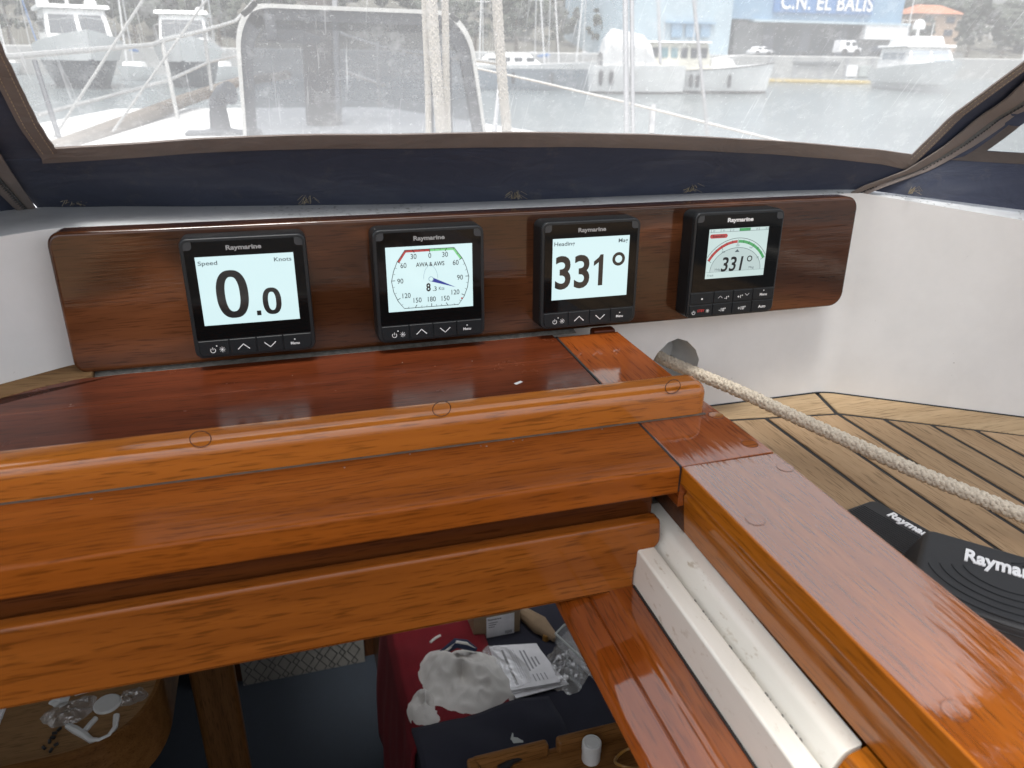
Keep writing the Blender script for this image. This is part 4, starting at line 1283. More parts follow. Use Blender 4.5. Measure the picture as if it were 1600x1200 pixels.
cover('instrument_cover', fB, fB + ex2 * wd2, .060, ZD, .007, .001, 'black finely ridged rubber cover partly hidden under the nearer one', dict(h=.0080, w=.046, x=.044, y=.0082, rot=0.0), rid2)

# ================================================================== CABIN BELOW (dim, lit through the hatches and made-up side openings)
lin = thing('cabin_interior', (0, .6, -1.36), 'dim cabin with dark wood fittings and a pale light-bouncing lining, seen through the open hatch', 'cabin', kind='structure')
mk('cabin_floor', box(B(), -1.0, 1.0, -1.0, 1.9, -1.40, -1.355), M['carpet'], lin)
mk('front_bulkhead', box(B(), -1.0, 1.0, 1.70, 1.73, -1.36, -.10), M['lining'], lin)
mk('side_lining', box(B(), -1.03, -1.0, -1.0, 1.9, -1.36, -.80), M['lining'], lin)  # linings leave a wide unseen opening each side, added to brighten the cabin
mk('side_lining', box(B(), -1.03, -1.0, -1.0, .10, -.7995, -.16), M['lining'], lin)
mk('side_lining', box(B(), -1.03, -1.0, 1.10, 1.9, -.7995, -.16), M['lining'], lin)
mk('side_lining', box(B(), 1.0, 1.03, -1.0, 1.9, -1.36, -.80), M['lining'], lin)
mk('side_lining', box(B(), 1.0, 1.03, -1.0, .10, -.7995, -.16), M['lining'], lin)
mk('side_lining', box(B(), 1.0, 1.03, 1.10, 1.9, -.7995, -.16), M['lining'], lin)
mk('aft_bulkhead', box(B(), -1.0, 1.0, -1.05, -1.0, -1.36, -.25), M['lining'], lin)
mk('cabin_ceiling', box(B(), -1.0, .298, -.180, .495, -.16, -.125), M['lining'], lin)
mk('cabin_ceiling', box(B(), -1.0, -.065, .4955, 1.2395, -.16, -.125), M['lining'], lin)
mk('cabin_ceiling', box(B(), -1.0, .298, 1.240, 1.9, -.16, -.125), M['lining'], lin)
mk('cabin_ceiling', box(B(), .3005, 1.0, -.180, .495, -.245, -.206), M['lining'], lin)
mk('cabin_ceiling', box(B(), .605, 1.0, .4955, 1.2395, -.245, -.206), M['lining'], lin)
mk('cabin_ceiling', box(B(), .3005, 1.0, 1.240, 1.9, -.245, -.206), M['lining'], lin)
mk('deck_beam', box(B(), .2982, .3000, -.180, .495, -.206, -.125), M['lining'], lin)
mk('cabin_ceiling', box(B(), .2285, 1.0, -1.0, -.181, -.225, -.200), M['lining'], lin)
mk('cabin_ceiling', box(B(), -1.0, -.47, -1.0, -.181, -.205, -.178), M['lining'], lin)
mk('left_coaming', box(B(), -.52, -.46, -1.0, -.18, -.178, -.06, .004), M['rail_in_lit'], lin)
mk('left_deck', box(B(), -1.6, -.52, -1.2, .2, -.20, ZD), M['margin'], lin)
# far locker with a patterned panel and its fiddle rail
pl_ = aty(380, 1072, 1.05); pr_ = aty(572, 1045, 1.05); pt_ = aty(570, 985, 1.05)
loc_ = thing('locker', (-.05, 1.1, -1.36), 'dark wooden locker with a pale panel of diamond pattern and a wooden ledge', 'locker')
mk('carcass', box(B(), -.32, .30, 1.075, 1.20, -1.36, -.75), M['cabin_dark'], loc_)
pnl = mk('patterned_panel', box(B(), pl_.x, pr_.x, 1.055, 1.075, min(pl_.z, pr_.z) , pt_.z + .12, .002), M['panel_cloth'], loc_)
bm = B()
zc = (pl_.z + pr_.z) / 2
for r in range(4):
    for c_ in range(11):
        cx = pl_.x + .018 + c_ * .030; cz = zc + .020 + r * .036
        big_ = (c_ + r) % 2 == 0
        if cx > pr_.x - .014: continue
        kx_, kz_ = (.0165, .024) if big_ else (.0085, .012)
        ribbon(bm, [(cx - kx_, cz), (cx, cz + kz_), (cx + kx_, cz), (cx, cz - kz_)], .0034, 1.0545, closed=True)
mk('diamond_print', bm, M['print_black'], pnl, smooth=False)
e0, e1 = aty(350, 1100, 1.0), aty(625, 1050, 1.0)
mk('ledge_board', box(B(), -.30, .28, 1.00, 1.075, zc - .045, zc - .014, .004), M['cabin_wood'], loc_)
mk('plinth', box(B(), -.30, .28, 1.03, 1.075, -1.36, zc - .045), M['cabin_dark'], loc_)
# saloon table, rounded corner, with its apron
ZT = -.62
tab = thing('saloon_table', (-.45, .5, -1.36), 'wooden saloon table with a rounded end carrying loose small parts', 'table')
tpoly = roundpoly([(-.1965, 1.0), (-.1965, .2000), (-.95, .2000), (-.95, 1.0)], [.02, .115, .02, .02], 14)
mk('table_top', prism(B(), tpoly, ZT - .010, ZT, 'z', r=.001, seg=1, caps_only=True), M['table'], tab)
tp2 = roundpoly([(-.192, 1.0), (-.192, .1955), (-.95, .1955), (-.95, 1.0)], [.02, .119, .02, .02], 14)
bm = B()
lo = [bm.verts.new((x, y, ZT - .085)) for x, y in tp2]; hi = [bm.verts.new((x, y, ZT + .0035)) for x, y in tp2]
for i in range(len(tp2)): bm.faces.new((lo[i], lo[(i + 1) % len(tp2)], hi[(i + 1) % len(tp2)], hi[i]))
bmesh.ops.recalc_face_normals(bm, faces=bm.faces[:]); bmesh.ops.solidify(bm, geom=bm.faces[:], thickness=.005)
mk('table_rim', bm, M['cabin_wood'], tab, ang=40)
mk('table_leg', box(B(), -.50, -.44, .48, .54, -1.36, ZT - .012, .006), M['cabin_wood'], tab)
tag(mk('cabin_post', prism(B(), roundpoly([(-.168, .34), (-.105, .34), (-.112, .40), (-.168, .40)], .012, 4), -1.36, -.16, 'z'), M['post_wood']), 'upright varnished wooden post beside the saloon table', 'post')
# loose things on the table
hk = thing('hook_strip', atz(165, 1115, ZT), 'white plastic hook with a flat disc and an open loop on the table', 'hook')
p = atz(168, 1101, ZT); bm = B(); lathe(bm, [(.0001, .0040), (.0150, .0036), (.0168, .0018), (.0166, .0)], p, 28); mk('disc', bm, M['white_plastic'], hk)
lp_ = [(182, 1118), (180, 1136), (170, 1150), (155, 1157), (143, 1157), (133, 1149), (118, 1140), (105, 1134)]
bm = B(); tube(bm, [atz(u, v, ZT + .0022) for u, v in lp_], .0024, 7, taper=[.0042, .0032, .0028, .0030, .0038, .0046, .0052, .0035]); mk('loop', bm, M['white_plastic'], hk)
bm = B(); tube(bm, [atz(u, v, ZT + .0018) for u, v in ((150, 1122), (140, 1133), (131, 1144))], .0034, 7); mk('stem', bm, M['white_plastic'], hk)
def crumple(name, cx, cy, z, rx, ry, h, seed, mat, rot=0.0, nr=10, na=40, rough=.5, parent=None, fx=7.0, edge=.15, ragged=1.0):
    """a heap of cloth or film: ragged outline, folded surface, thin edge resting on what is below"""
    bm = B()
    cen = None; rings = []
    for i in range(1, nr + 1):
        ring = []
        for k in range(na):
            a = 2 * PI * k / na; t = i / nr
            o = 1 + ragged * .28 * noise.noise(Vector((math.cos(a) * 1.3 + seed, math.sin(a) * 1.3, seed * .7))) + ragged * .10 * noise.noise(Vector((math.cos(a) * 4 + seed, math.sin(a) * 4, 1)))
            x, y = math.cos(a) * t * rx * o, math.sin(a) * t * ry * o
            zz = h * (1 - t ** 2.4) * (.75 + .25 * math.cos(a * 2 + seed))
            f1 = noise.noise(Vector((x / rx * fx * .35 + seed, y / ry * fx * .35, seed)));  f2 = abs(noise.noise(Vector((x / rx * fx * .8 + seed, y / ry * fx * .8, seed + 4))))
            zz += h * rough * (f1 * .7 - f2 * .8 + .25) * (1 - t * (1 - edge))
            c_, s_ = math.cos(rot), math.sin(rot)
            ring.append(bm.verts.new((cx + x * c_ - y * s_, cy + x * s_ + y * c_, z + max(.0004, zz))))
        rings.append(ring)
    cen = bm.verts.new((cx, cy, z + h * 1.02))
    for k in range(na): bm.faces.new((cen, rings[0][k], rings[0][(k + 1) % na]))
    for i in range(nr - 1):
        for k in range(na): bm.faces.new((rings[i][k], rings[i + 1][k], rings[i + 1][(k + 1) % na], rings[i][(k + 1) % na]))
    return mk(name, bm, M[mat], parent, ang=180)
p = atz(88, 1108, ZT); q = atz(112, 1112, ZT)
bag = thing('plastic_bag', (p.x, p.y, ZT), 'small crumpled clear plastic bag with cream pieces inside on the table', 'plastic bag')
crumple('film', q.x, q.y, ZT, .030, .022, .010, 3.3, 'clear', .3, parent=bag, rough=.9, fx=12)
crumple('contents', p.x + .002, p.y + .012, ZT, .012, .010, .005, 8.1, 'white_plastic', parent=bag)
p = atz(205, 1095, ZT); tag(crumple('plastic_wrap', p.x, p.y + .006, ZT, .018, .016, .007, 5.2, 'clear', rough=.9, fx=12), 'scrap of clear wrapping near the rounded table edge', 'plastic wrap')
p = atz(138, 1080, ZT); tag(mk('plastic_strip', box(B(), -.016, .016, -.0035, .0035, 0, .0025, .001, 1, M=Matrix.Translation(p) @ Matrix.Rotation(.15, 4, 'Z')), M['white_plastic']), 'thin white plastic strip lying behind the white hook', 'strip')
cap = 'little black caps scattered on the table'
for i, (u, v, rz) in enumerate(((86, 1147), (93, 1141), (78, 1160), (83, 1154), (88, 1165), (80, 1174), (69, 1170))[k] + (k * .9,) for k in range(7)):
    p = atz(u, v, ZT)
    bm = B(); tube(bm, [Vector((-.0026, 0, .0019)), Vector((.0026, 0, .0019))], .0019, 8)
    o = mk('rubber_cap', bm, M['rubber'], local=True); o.location = p; o.rotation_euler = (0, 0, rz)
    tag(o, 'tiny black rubber cap in the cluster on the table, ' + ('at its far tip', 'second from its far tip', 'leftmost of its middle ones', 'in its very middle', 'rightmost and largest looking', 'nearest the table edge', 'set apart at its left')[i], 'cap', cap)
tag(mk('notepad', box(B(), -.44, atz(10, 1120, ZT).x - .004, .185 + .03, .36, ZT, ZT + .004, .0005, 1), M['paper']), 'white pad at the very edge of the table beside the plastic bag', 'notepad')
# bunk and what lies on it
ZK = -.85
bunk = thing('bunk', (.5, .7, -1.36), 'long bunk with dark navy upholstery under the open hatch', 'bunk')
mk('mattress', box(B(), .150, 1.0, .13, 1.68, ZK - .11, ZK, .018, 3), M['navy_cloth'], bunk)
mk('bunk_base', box(B(), .150, 1.0, .15, 1.68, -1.36, ZK - .11), M['cabin_dark'], bunk)
def drape(name, x_in, x_edge, y0, y1, z_bot, mat, seed, th=.006):
    bm = B()
    prof = [(x_in, ZK + .005), (x_in - (x_in - x_edge) * .5, ZK + .007), (x_edge + .02, ZK + .006), (x_edge + .003, ZK - .002), (x_edge - .006, ZK - .025), (x_edge - .010, ZK - .12), (x_edge - .016, (ZK - .12 + z_bot) / 2), (x_edge - .018, z_bot)]
    def f(i, j):
        t = j * (len(prof) - 1); k = min(int(t), len(prof) - 2); e = t - k
        x = prof[k][0] * (1 - e) + prof[k + 1][0] * e; z = prof[k][1] * (1 - e) + prof[k + 1][1] * e
        y = y0 + (y1 - y0) * i
        hang = max(0, (ZK - z) / .3)
        x += .012 * noise.noise(Vector((y * 16 + seed, z * 3, seed))) * min(1, .2 + hang * 2) - .008 * hang
        z += .004 * noise.noise(Vector((y * 22, x * 22, seed))) * (hang < .01)
        y += .02 * noise.noise(Vector((z * 5, seed, i * 2)))
        return Vector((x, y, z))
    grid(bm, f, 36, 40); thicken(bm, th)
    return mk(name, bm, M[mat], ang=180)
tag(drape('red_towel', .315, .152, .30, .68, -1.22, 'red_cloth', 2.0), 'crimson towel spread over the bunk edge and hanging towards the floor', 'towel')
a_ = atz(672, 1004, ZK + .012); b_ = atz(688, 993, ZK + .012)
bm = B(); tube(bm, [a_, (a_ + b_) / 2 + Vector((0, 0, .002)), b_], .0025, 6); tag(mk('towel_tag', bm, M['white_cloth']), 'short white tab lying on the crimson towel', 'tag')
p = atz(712, 1078, ZK)
wt = crumple('white_towel', p.x + .014, p.y + .010, ZK, .082, .096, .058, 1.7, 'white_cloth', .35, nr=34, na=100, rough=.24, fx=6, edge=.8, ragged=.40)
tag(wt, 'bunched white towelling heaped on the bunk over the crimson towel', 'towel')
p = atz(655, 1120, ZK)
tag(crumple('white_towel', p.x + .012, p.y + .004, ZK - .002, .030, .048, .036, 4.4, 'white_cloth', .2, nr=14, na=40, rough=.25, fx=6, edge=.8, ragged=.4), 'trailing end of white towelling hanging at the bunk edge', 'towel')
p0, p1, p2 = atz(690, 1020, ZK + .03), atz(712, 1005, ZK + .045), atz(744, 1015, ZK + .03)
bm = B(); tube(bm, [p0, p1, (p1 + p2) / 2 + Vector((0, 0, .004)), p2], .009, 10, taper=[.005, .009, .009, .004]); tag(mk('striped_cuff', bm, M['stripe_cloth']), 'rolled navy cuff with a pale stripe peeping behind the white towelling', 'cuff')
bm = B(); tube(bm, [p0 + Vector((.004, -.004, .004)), p1 + Vector((.002, -.004, .006)), (p1 + p2) / 2 + Vector((0, -.004, .010)), p2 + Vector((-.003, 0, .004))], .003, 6); tag(mk('pale_band', bm, M['white_cloth']), 'thin pale band along the rolled navy cuff', 'band')
# dark cloth with a sailing boat print in front
dk = thing('patterned_cloth', (.24, .2, ZK), 'dark navy cloth with a printed white sailing boat at the front of the bunk', 'cloth')
bm = B()
def cl(i, j):
    x = .145 + .235 * i; y = .165 + .155 * j
    return Vector((x, y, ZK + .014 + .012 * noise.noise(Vector((x * 14, y * 14, 2))) + .012 * math.sin(PI * j)))
grid(bm, cl, 24, 16); thicken(bm, .006); mk('cloth', bm, M['navy_cloth'], dk, ang=180)
def on_cl(u, v): return atz(u, v, ZK + .030)
bm = B()
bm.faces.new([bm.verts.new(on_cl(u, v)) for u, v in ((806, 1122), (796, 1162), (818, 1160), (812, 1140))])
bm.faces.new([bm.verts.new(on_cl(u, v)) for u, v in ((810, 1126), (822, 1156), (840, 1152))])
ribp = [on_cl(u, v) for u, v in ((796, 1170), (806, 1174), (830, 1166), (842, 1158))]
tube(bm, ribp, .0012, 4)
tag(mk('boat_print', bm, M['grey_plastic'], dk, smooth=False), kind='stuff')
# papers in a plastic sleeve, box, tray, bag
pap = 'printed sheets stacked on the bunk'
sheets = [((757, 1012), (833, 1008), (889, 1070), (806, 1092), .004, 'lowest white printed sheet, its corner showing under the others'),
          ((762, 1014), (838, 1008), (880, 1062), (800, 1085), .007, 'middle white sheet of the stack of papers on the bunk'),
          ((770, 1010), (838, 1006), (876, 1066), (799, 1080), .011, 'top printed sheet with a black bar, lying beside the white towelling')]
for a_, b_, c_, d_, h, lb in sheets:
    q = [atz(u, v, ZK + h) for u, v in (a_, b_, c_, d_)]
    bm = B(); lo = [bm.verts.new(x) for x in q]; hi = [bm.verts.new(x + Vector((0, 0, .0016))) for x in q]
    bm.faces.new(lo); bm.faces.new(hi)
    for i in range(4): bm.faces.new((lo[i], lo[(i + 1) % 4], hi[(i + 1) % 4], hi[i]))
    sh = tag(mk('paper_sheet', bm, M['paper'], smooth=False), lb, 'paper', pap)
top_q = [x + Vector((0, 0, .0019)) for x in q]
def on_sheet(s, t): return top_q[0].lerp(top_q[1], s).lerp(top_q[3].lerp(top_q[2], s), t)
def bar_on(bm, s0, s1, t0, t1): bm.faces.new([bm.verts.new(on_sheet(*x)) for x in ((s0, t0), (s1, t0), (s1, t1), (s0, t1))])
bm = B(); bar_on(bm, .13, .185, .12, .92); mk('black_print_bar', bm, M['print_black'], sh, smooth=False)
bm = B()
for k in range(3):
    bar_on(bm, .30 + k * .045, .31 + k * .045, .12, .80)
for k in range(4):
    bar_on(bm, .52 + k * .085, .555 + k * .085, .16 if k < 2 else .34, .66 - .04 * k); 
for k in range(4): bar_on(bm, .54 + k * .08, .56 + k * .08, .74, .90)
tag(mk('printed_text', bm, M['print_grey'], sh, smooth=False), kind='stuff')
p = atz(790, 1050, ZK); tag(crumple('plastic_sleeve', p.x, p.y + .004, ZK + .013, .030, .055, .004, 6.6, 'clear', .3, rough=1.0, fx=12), 'shiny clear sleeve crumpled over the left edge of the papers', 'plastic sleeve')
yb = .505
c0, c1, c2 = aty(740, 1004, yb), aty(812, 1000, yb), aty(742, 964, yb)
cb = thing('cardboard_box', ((c0.x + c1.x) / 2, yb + .04, ZK), 'small brown cardboard box with a white label behind the papers', 'box')
mk('carton', box(B(), c0.x, c1.x, yb, yb + .07, ZK, c2.z, .001, 1), M['card'], cb)
l0, l1, l2 = aty(760, 998, yb), aty(803, 995, yb), aty(762, 965, yb)
lb = mk('label', box(B(), l0.x, l1.x, yb - .0006, yb - .0001, l0.z, min(l2.z, c2.z - .002)), M['paper'], cb, smooth=False)
bm = B(); add_text(bm, 'Raymarine', l0.x + .016, l2.z - .006, .0036, yb - .0008, bold=.03, width=.026); mk('lettering', bm, M['print_black'], lb, smooth=False)
bm = B(); 
for k in range(3): fillpoly(bm, rrect(l0.x + .004, l0.x + .022 - .003 * k, l2.z - .015 - .005 * k, l2.z - .013 - .005 * k, 0), yb - .0008)
for k in range(7): fillpoly(bm, rrect(l1.x - .018 + .002 * k, l1.x - .0168 + .002 * k, l0.z + .004, l0.z + .011, 0), yb - .0008)
tag(mk('printed_text', bm, M['print_grey'], lb, smooth=False), kind='stuff')
a_, b_ = atz(818, 968, ZK), atz(868, 1003, ZK)
bm = B(); tube(bm, [a_ + Vector((0, .01, .01)), (a_ + b_) / 2 + Vector((0, 0, .014)), b_ + Vector((0, 0, .008))], .016, 10, taper=[.012, .018, .007]); tag(mk('cloth_roll', bm, M['card']), 'beige rolled cloth lying to the right of the cardboard box', 'cloth')
p = atz(853, 999, ZK); tag(mk('amber_cap', lathe(B(), [(.0001, .012), (.006, .012), (.007, .0)], p, 14), M['amber']), 'small amber cap at the end of the beige rolled cloth', 'cap')
tr_ = thing('clear_tray', atz(905, 1000, ZK), 'pale plastic parts tray half hidden by the inner rail', 'tray')
t0, t1, t2 = atz(868, 990, ZK + .03), atz(880, 978, ZK + .03), atz(930, 1048, ZK + .03)
bm = B(); tube(bm, [atz(912, 958, ZK + .03), t1, t0, t0.lerp(t2, .5), t2], .0022, 6); mk('tray_rim', bm, M['grey_plastic'], tr_)
bm = B()
q0, q1, q2 = t1, t2, t2 + Vector((.16, .04, 0))
pts = [t0, t2, t2 + Vector((.17, .05, 0)), t0 + Vector((.17, .12, 0))]
vs = [bm.verts.new(x - Vector((0, 0, .022))) for x in pts]; bm.faces.new(vs)
hv2 = [bm.verts.new(x) for x in pts]
for i in range(4): bm.faces.new((vs[i], vs[(i + 1) % 4], hv2[(i + 1) % 4], hv2[i]))
mk('tray_body', bm, M['clear'], tr_, smooth=False)
p = atz(888, 1042, ZK); bg_ = crumple('plastic_bag', p.x - .006, p.y, ZK, .040, .062, .018, 9.7, 'clear', -.4, nr=14, na=48, rough=.9, fx=11)
tag(bg_, 'clear plastic bag of fittings between the papers and the inner rail', 'plastic bag')
for i, (u, v) in enumerate(((886, 1047), (884, 1059))):
    p = atz(u, v, ZK + .004); bm = B(); bmesh.ops.create_uvsphere(bm, u_segments=12, v_segments=8, radius=.0055)
    bmesh.ops.translate(bm, vec=p, verts=bm.verts[:]); tag(mk('steel_fitting', bm, M['steel']), 'shiny round steel fitting inside the clear bag, %s' % ('the one nearer the papers' if i else 'the one nearer the tray'), 'fitting')
# galley top with fiddles and a white pot
ZG = -.50
gal = thing('galley_counter', (.33, -.2, -1.36), 'wooden galley counter with raised fiddle rails below the hatch', 'counter')
g0 = atz(742, 1192, ZG)
mk('counter_top', box(B(), g0.x - .010, .75, -.60, -.040, ZG - .03, ZG - .012, .004, 2), M['cabin_wood'], gal)
mk('cabinet', box(B(), g0.x, .75, -.60, -.05, -1.36, ZG - .03), M['cabin_dark'], gal)
f0, f1, f2 = atz(855, 1160, ZG).x, atz(871, 1163, ZG).x, .75
bm = B(); box(bm, g0.x - .002, f0, -.0520, -.0400, ZG - .014, ZG + .004, .004, 3); mk('fiddle_rail', bm, M['cabin_wood'], gal)
bm = B(); box(bm, f1, f2, -.0520, -.0400, ZG - .014, ZG + .004, .004, 3); mk('fiddle_rail', bm, M['cabin_wood'], gal)
bm = B(); box(bm, g0.x - .008, g0.x + .004, -.50, -.0410, ZG - .014, ZG + .004, .004, 3); mk('fiddle_rail', bm, M['cabin_wood'], gal)
p = atz(923, 1186, ZG - .012)
pot = thing('white_pot', p, 'small white screw top pot standing on the galley counter', 'pot')
bm = B(); lathe(bm, [(.0001, 0), (.0094, 0), (.0098, .0012), (.0098, .013), (.0001, .013)], p, 26); mk('pot_body', bm, M['white_plastic'], pot)
bm = B(); lathe(bm, [(.0001, .0250), (.0065, .0250), (.0070, .0243), (.0080, .0250), (.0096, .0246), (.0102, .0235), (.0102, .0135), (.0001, .0135)], p, 30); mk('pot_lid', bm, M['white_plastic'], pot)
p = atz(800, 1196, ZG - .010); bm = B(); tube(bm, [p + Vector((-.014, -.006, .004)), p + Vector((0, 0, .006)), p + Vector((.012, .006, .004))], .005, 8, taper=[.006, .003, .0055]); tag(mk('black_clip', bm, M['rubber']), 'small black clip lying on the galley counter', 'clip')
p = atz(985, 1197, ZG - .005)
bm = B(); tube(bm, [p + Vector((.017 * math.cos(a), .012 * math.sin(a), .010 + .003 * math.sin(a * 2))) for a in [2 * PI * k / 24 for k in range(25)]], .0016, 7, cap=False)
tag(mk('brown_hoop', bm, M['amber']), 'thin brown hoop on the galley counter beside the inner rail', 'hoop')

# cockpit behind the camera: what the varnish and the screens mirror
ck = thing('cockpit', (0, -1.8, -.9), 'cockpit with teak benches aft of the hatch', 'cockpit', kind='structure')
mk('bench', box(B(), .45, 1.3, -3.0, -1.25, -.9, -.28, .02), M['deck_b'], ck)
mk('bench', box(B(), -1.3, -.45, -3.0, -1.25, -.9, -.28, .02), M['deck_b'], ck)
mk('sole', box(B(), -.45, .45, -3.0, -1.06, -1.0, -.85), M['deck_b'], ck)
mk('aft_wall', box(B(), -1.4, 1.4, -3.1, -3.0, -1.0, .08), M['gel'], ck)
mk('cockpit_side', box(B(), 1.3, 1.42, -3.1, -.6, -.4, .06), M['gel'], ck)
mk('cockpit_side', box(B(), -1.42, -1.3, -3.1, -.6, -.4, .06), M['gel'], ck)

# ================================================================== OUTSIDE: our own foredeck
roof = thing('cabin_roof', (.1, 1.7, -.30), 'white painted cabin roof in front of the spray hood, with an open deck hatch', 'cabin roof', kind='structure')
HX0, HX1, HY0, HY1 = -.06, .60, .50, 1.235
for poly in ([(-.80, .14), (-.83, HY0), (1.01, HY0), (1.05, .14)], [(-.83, HY0), (-.845, HY1), (HX0, HY1), (HX0, HY0)], [(HX1, HY0), (HX1, HY1), (.973, HY1), (1.01, HY0)], [(-.845, HY1), (-.86, 1.6), (-.62, 3.3), (.55, 3.3), (.95, 1.6), (.973, HY1)]):
    mk('roof_panel', prism(B(), poly, -.30 if len(poly) > 4 else -.124, -.062, 'z'), M['roof_white'], roof)
sdk = tag(mk('side_deck', prism(B(), [(-1.30, -.30), (-1.34, 1.2), (-1.12, 3.4), (-.30, 5.4), (.45, 5.4), (1.30, 3.2), (1.62, 1.2), (1.62, -.30), (1.05, -.30), (1.05, 1.95), (-1.05, 1.95), (-1.05, -.30)], -.36, -.24, 'z'), M['margin'], None),
           'teak side decks and foredeck beyond the windows', 'deck', kind='structure')
A_, B__ = aty(140, 216, 1.9), aty(372, 128, 4.4)
tag(mk('toe_rail', tube(B(), [A_ + (A_ - B__) * .4, A_, A_.lerp(B__, .5) + Vector((-.02, 0, 0)), B__, B__ + (B__ - A_) * .3 + Vector((.2, 0, 0))], .026, 10), M['grey_teak']), 'weathered wooden cap rail along the left side of the foredeck', 'cap rail')
lf = thing('guard_rail', aty(283, 205, 2.6), 'white guard rail with two wires and stanchions on the left side deck', 'guard rail')
tops = [aty(253, 64, 2.8), aty(319, 48, 3.6)]; bots = [aty(283, 212, 2.6), aty(331, 142, 3.5)]
for a_, b_ in zip(tops, bots): mk('stanchion', tube(B(), [a_, b_], .008, 8), M['grey_paint'], lf)
mk('top_wire', tube(B(), [aty(-60, 95, 1.6), aty(238, 70, 2.75), tops[0], tops[1], aty(368, 33, 4.1), aty(392, 6, 4.3), aty(405, -10, 4.3)], .0085, 7), M['grey_paint'], lf)
mk('lower_wire', tube(B(), [aty(60, 180, 2.0), aty(262, 126, 2.75), aty(324, 98, 3.55), aty(372, 86, 4.1)], .006, 6), M['grey_paint'], lf)
rg = thing('guard_rail', aty(594, 200, 4.0), 'white guard rail with wires seen through the tinted hatch lid', 'guard rail')
mk('stanchion', tube(B(), [aty(589, 66, 4.2), aty(594, 196, 4.0)], .012, 8), M['grey_paint'], rg)
mk('top_wire', tube(B(), [aty(520, 45, 5.2), aty(540, 55, 5.0), aty(598, 74, 4.3), aty(660, 84, 3.7), aty(790, 100, 3.0)], .010, 6), M['grey_paint'], rg)
mk('lower_wire', tube(B(), [aty(540, 112, 5.0), aty(600, 133, 4.2)], .010, 6), M['white_metal'], rg)
mk('long_wire', tube(B(), [aty(742, 106, 3.4), aty(830, 125, 3.0), aty(970, 158, 2.5), aty(1160, 206, 1.9), aty(1300, 240, 1.6)], .0050, 6), M['white_metal'], rg)
mk('stanchion', tube(B(), [aty(1021, 166, 2.4), aty(1018, 210, 2.3)], .013, 8), M['alu'], rg)
# wires of the rigging
wires = 'rigging wires seen through the front window'
for i, (u0, v0, u1, v1, y, r, mt, lb) in enumerate(((236, -20, 84, 215, 1.6, .0034, 'grey_paint', 'pale rigging wire crossing the first motor yacht, lowest end near the corner of the window'),
                                    (336, -20, 176, 206, 1.9, .0034, 'grey_paint', 'pale rigging wire crossing the guard rail and the second motor yacht'),
                                    (1082, -20, 1106, 212, 1.7, .0055, 'alu', 'slanting grey rigging wire in front of the wheelhouse boat'),
                                    (977, -20, 979, 212, 1.5, .0075, 'alu', 'upright grey rigging wire, left one of the close pair'),
                                    (987, -20, 989, 212, 1.5, .0060, 'alu', 'upright grey rigging wire, right one of the close pair'),
                                    (1028, -20, 1032, 100, 3.0, .0075, 'alu', 'short dark rigging wire in front of the pale blue hall'),
                                    (54, 95, 92, 214, 1.5, .0055, 'gasket', 'grey leaning wire behind the lower left window corner'),
                                    (783, 110, 772, 210, 1.4, .006, 'alu', 'thin dark wire close behind the single cream rope'))):
    tag(mk('rigging_wire', tube(B(), [aty(u0, v0, y), aty(u1, v1, y - .1)], r, 7), M[mt]), lb, 'rigging wire', wires)
# mooring lines of the wheelhouse boat's bow come later; here the halyards just outside the window
def rope_bundle(pxs, y, r, name, label):
    P = [aty(u, v, y) for u, v in pxs]
    tag(braid(name, P, r, 8, .034, 'rope_pale', 5, .95), label, 'rope', 'cream ropes hanging outside the front window')
rope_bundle([(672, -40), (678, 60), (684, 140), (690, 214)], .42, .0062, 'halyard', 'thick cream braided rope, the main one of the bundle before the tinted hatch lid')
rope_bundle([(662, -40), (665, 50), (668, 120), (670, 214)], .44, .0036, 'halyard', 'thin cream rope at the left side of the rope bundle')
rope_bundle([(694, -40), (696, 40), (697, 120), (700, 214)], .44, .0042, 'halyard', 'thin cream rope at the right side of the rope bundle')
rope_bundle([(774, -40), (780, 60), (786, 140), (793, 214)], .42, .0060, 'halyard', 'single cream rope hanging to the right of the tinted hatch lid')
st = thing('black_strap', aty(685, 214, .47), 'black strap behind the bundle of cream ropes', 'strap')
mk('band', box(B(), aty(664, 150, .47).x, aty(676, 150, .47).x, .468, .472, aty(670, 212, .47).z, aty(668, 60, .47).z), M['gasket'], st)
mk('band', box(B(), aty(694, 150, .47).x, aty(706, 150, .47).x, .468, .472, aty(700, 212, .47).z, aty(697, 90, .47).z), M['gasket'], st)
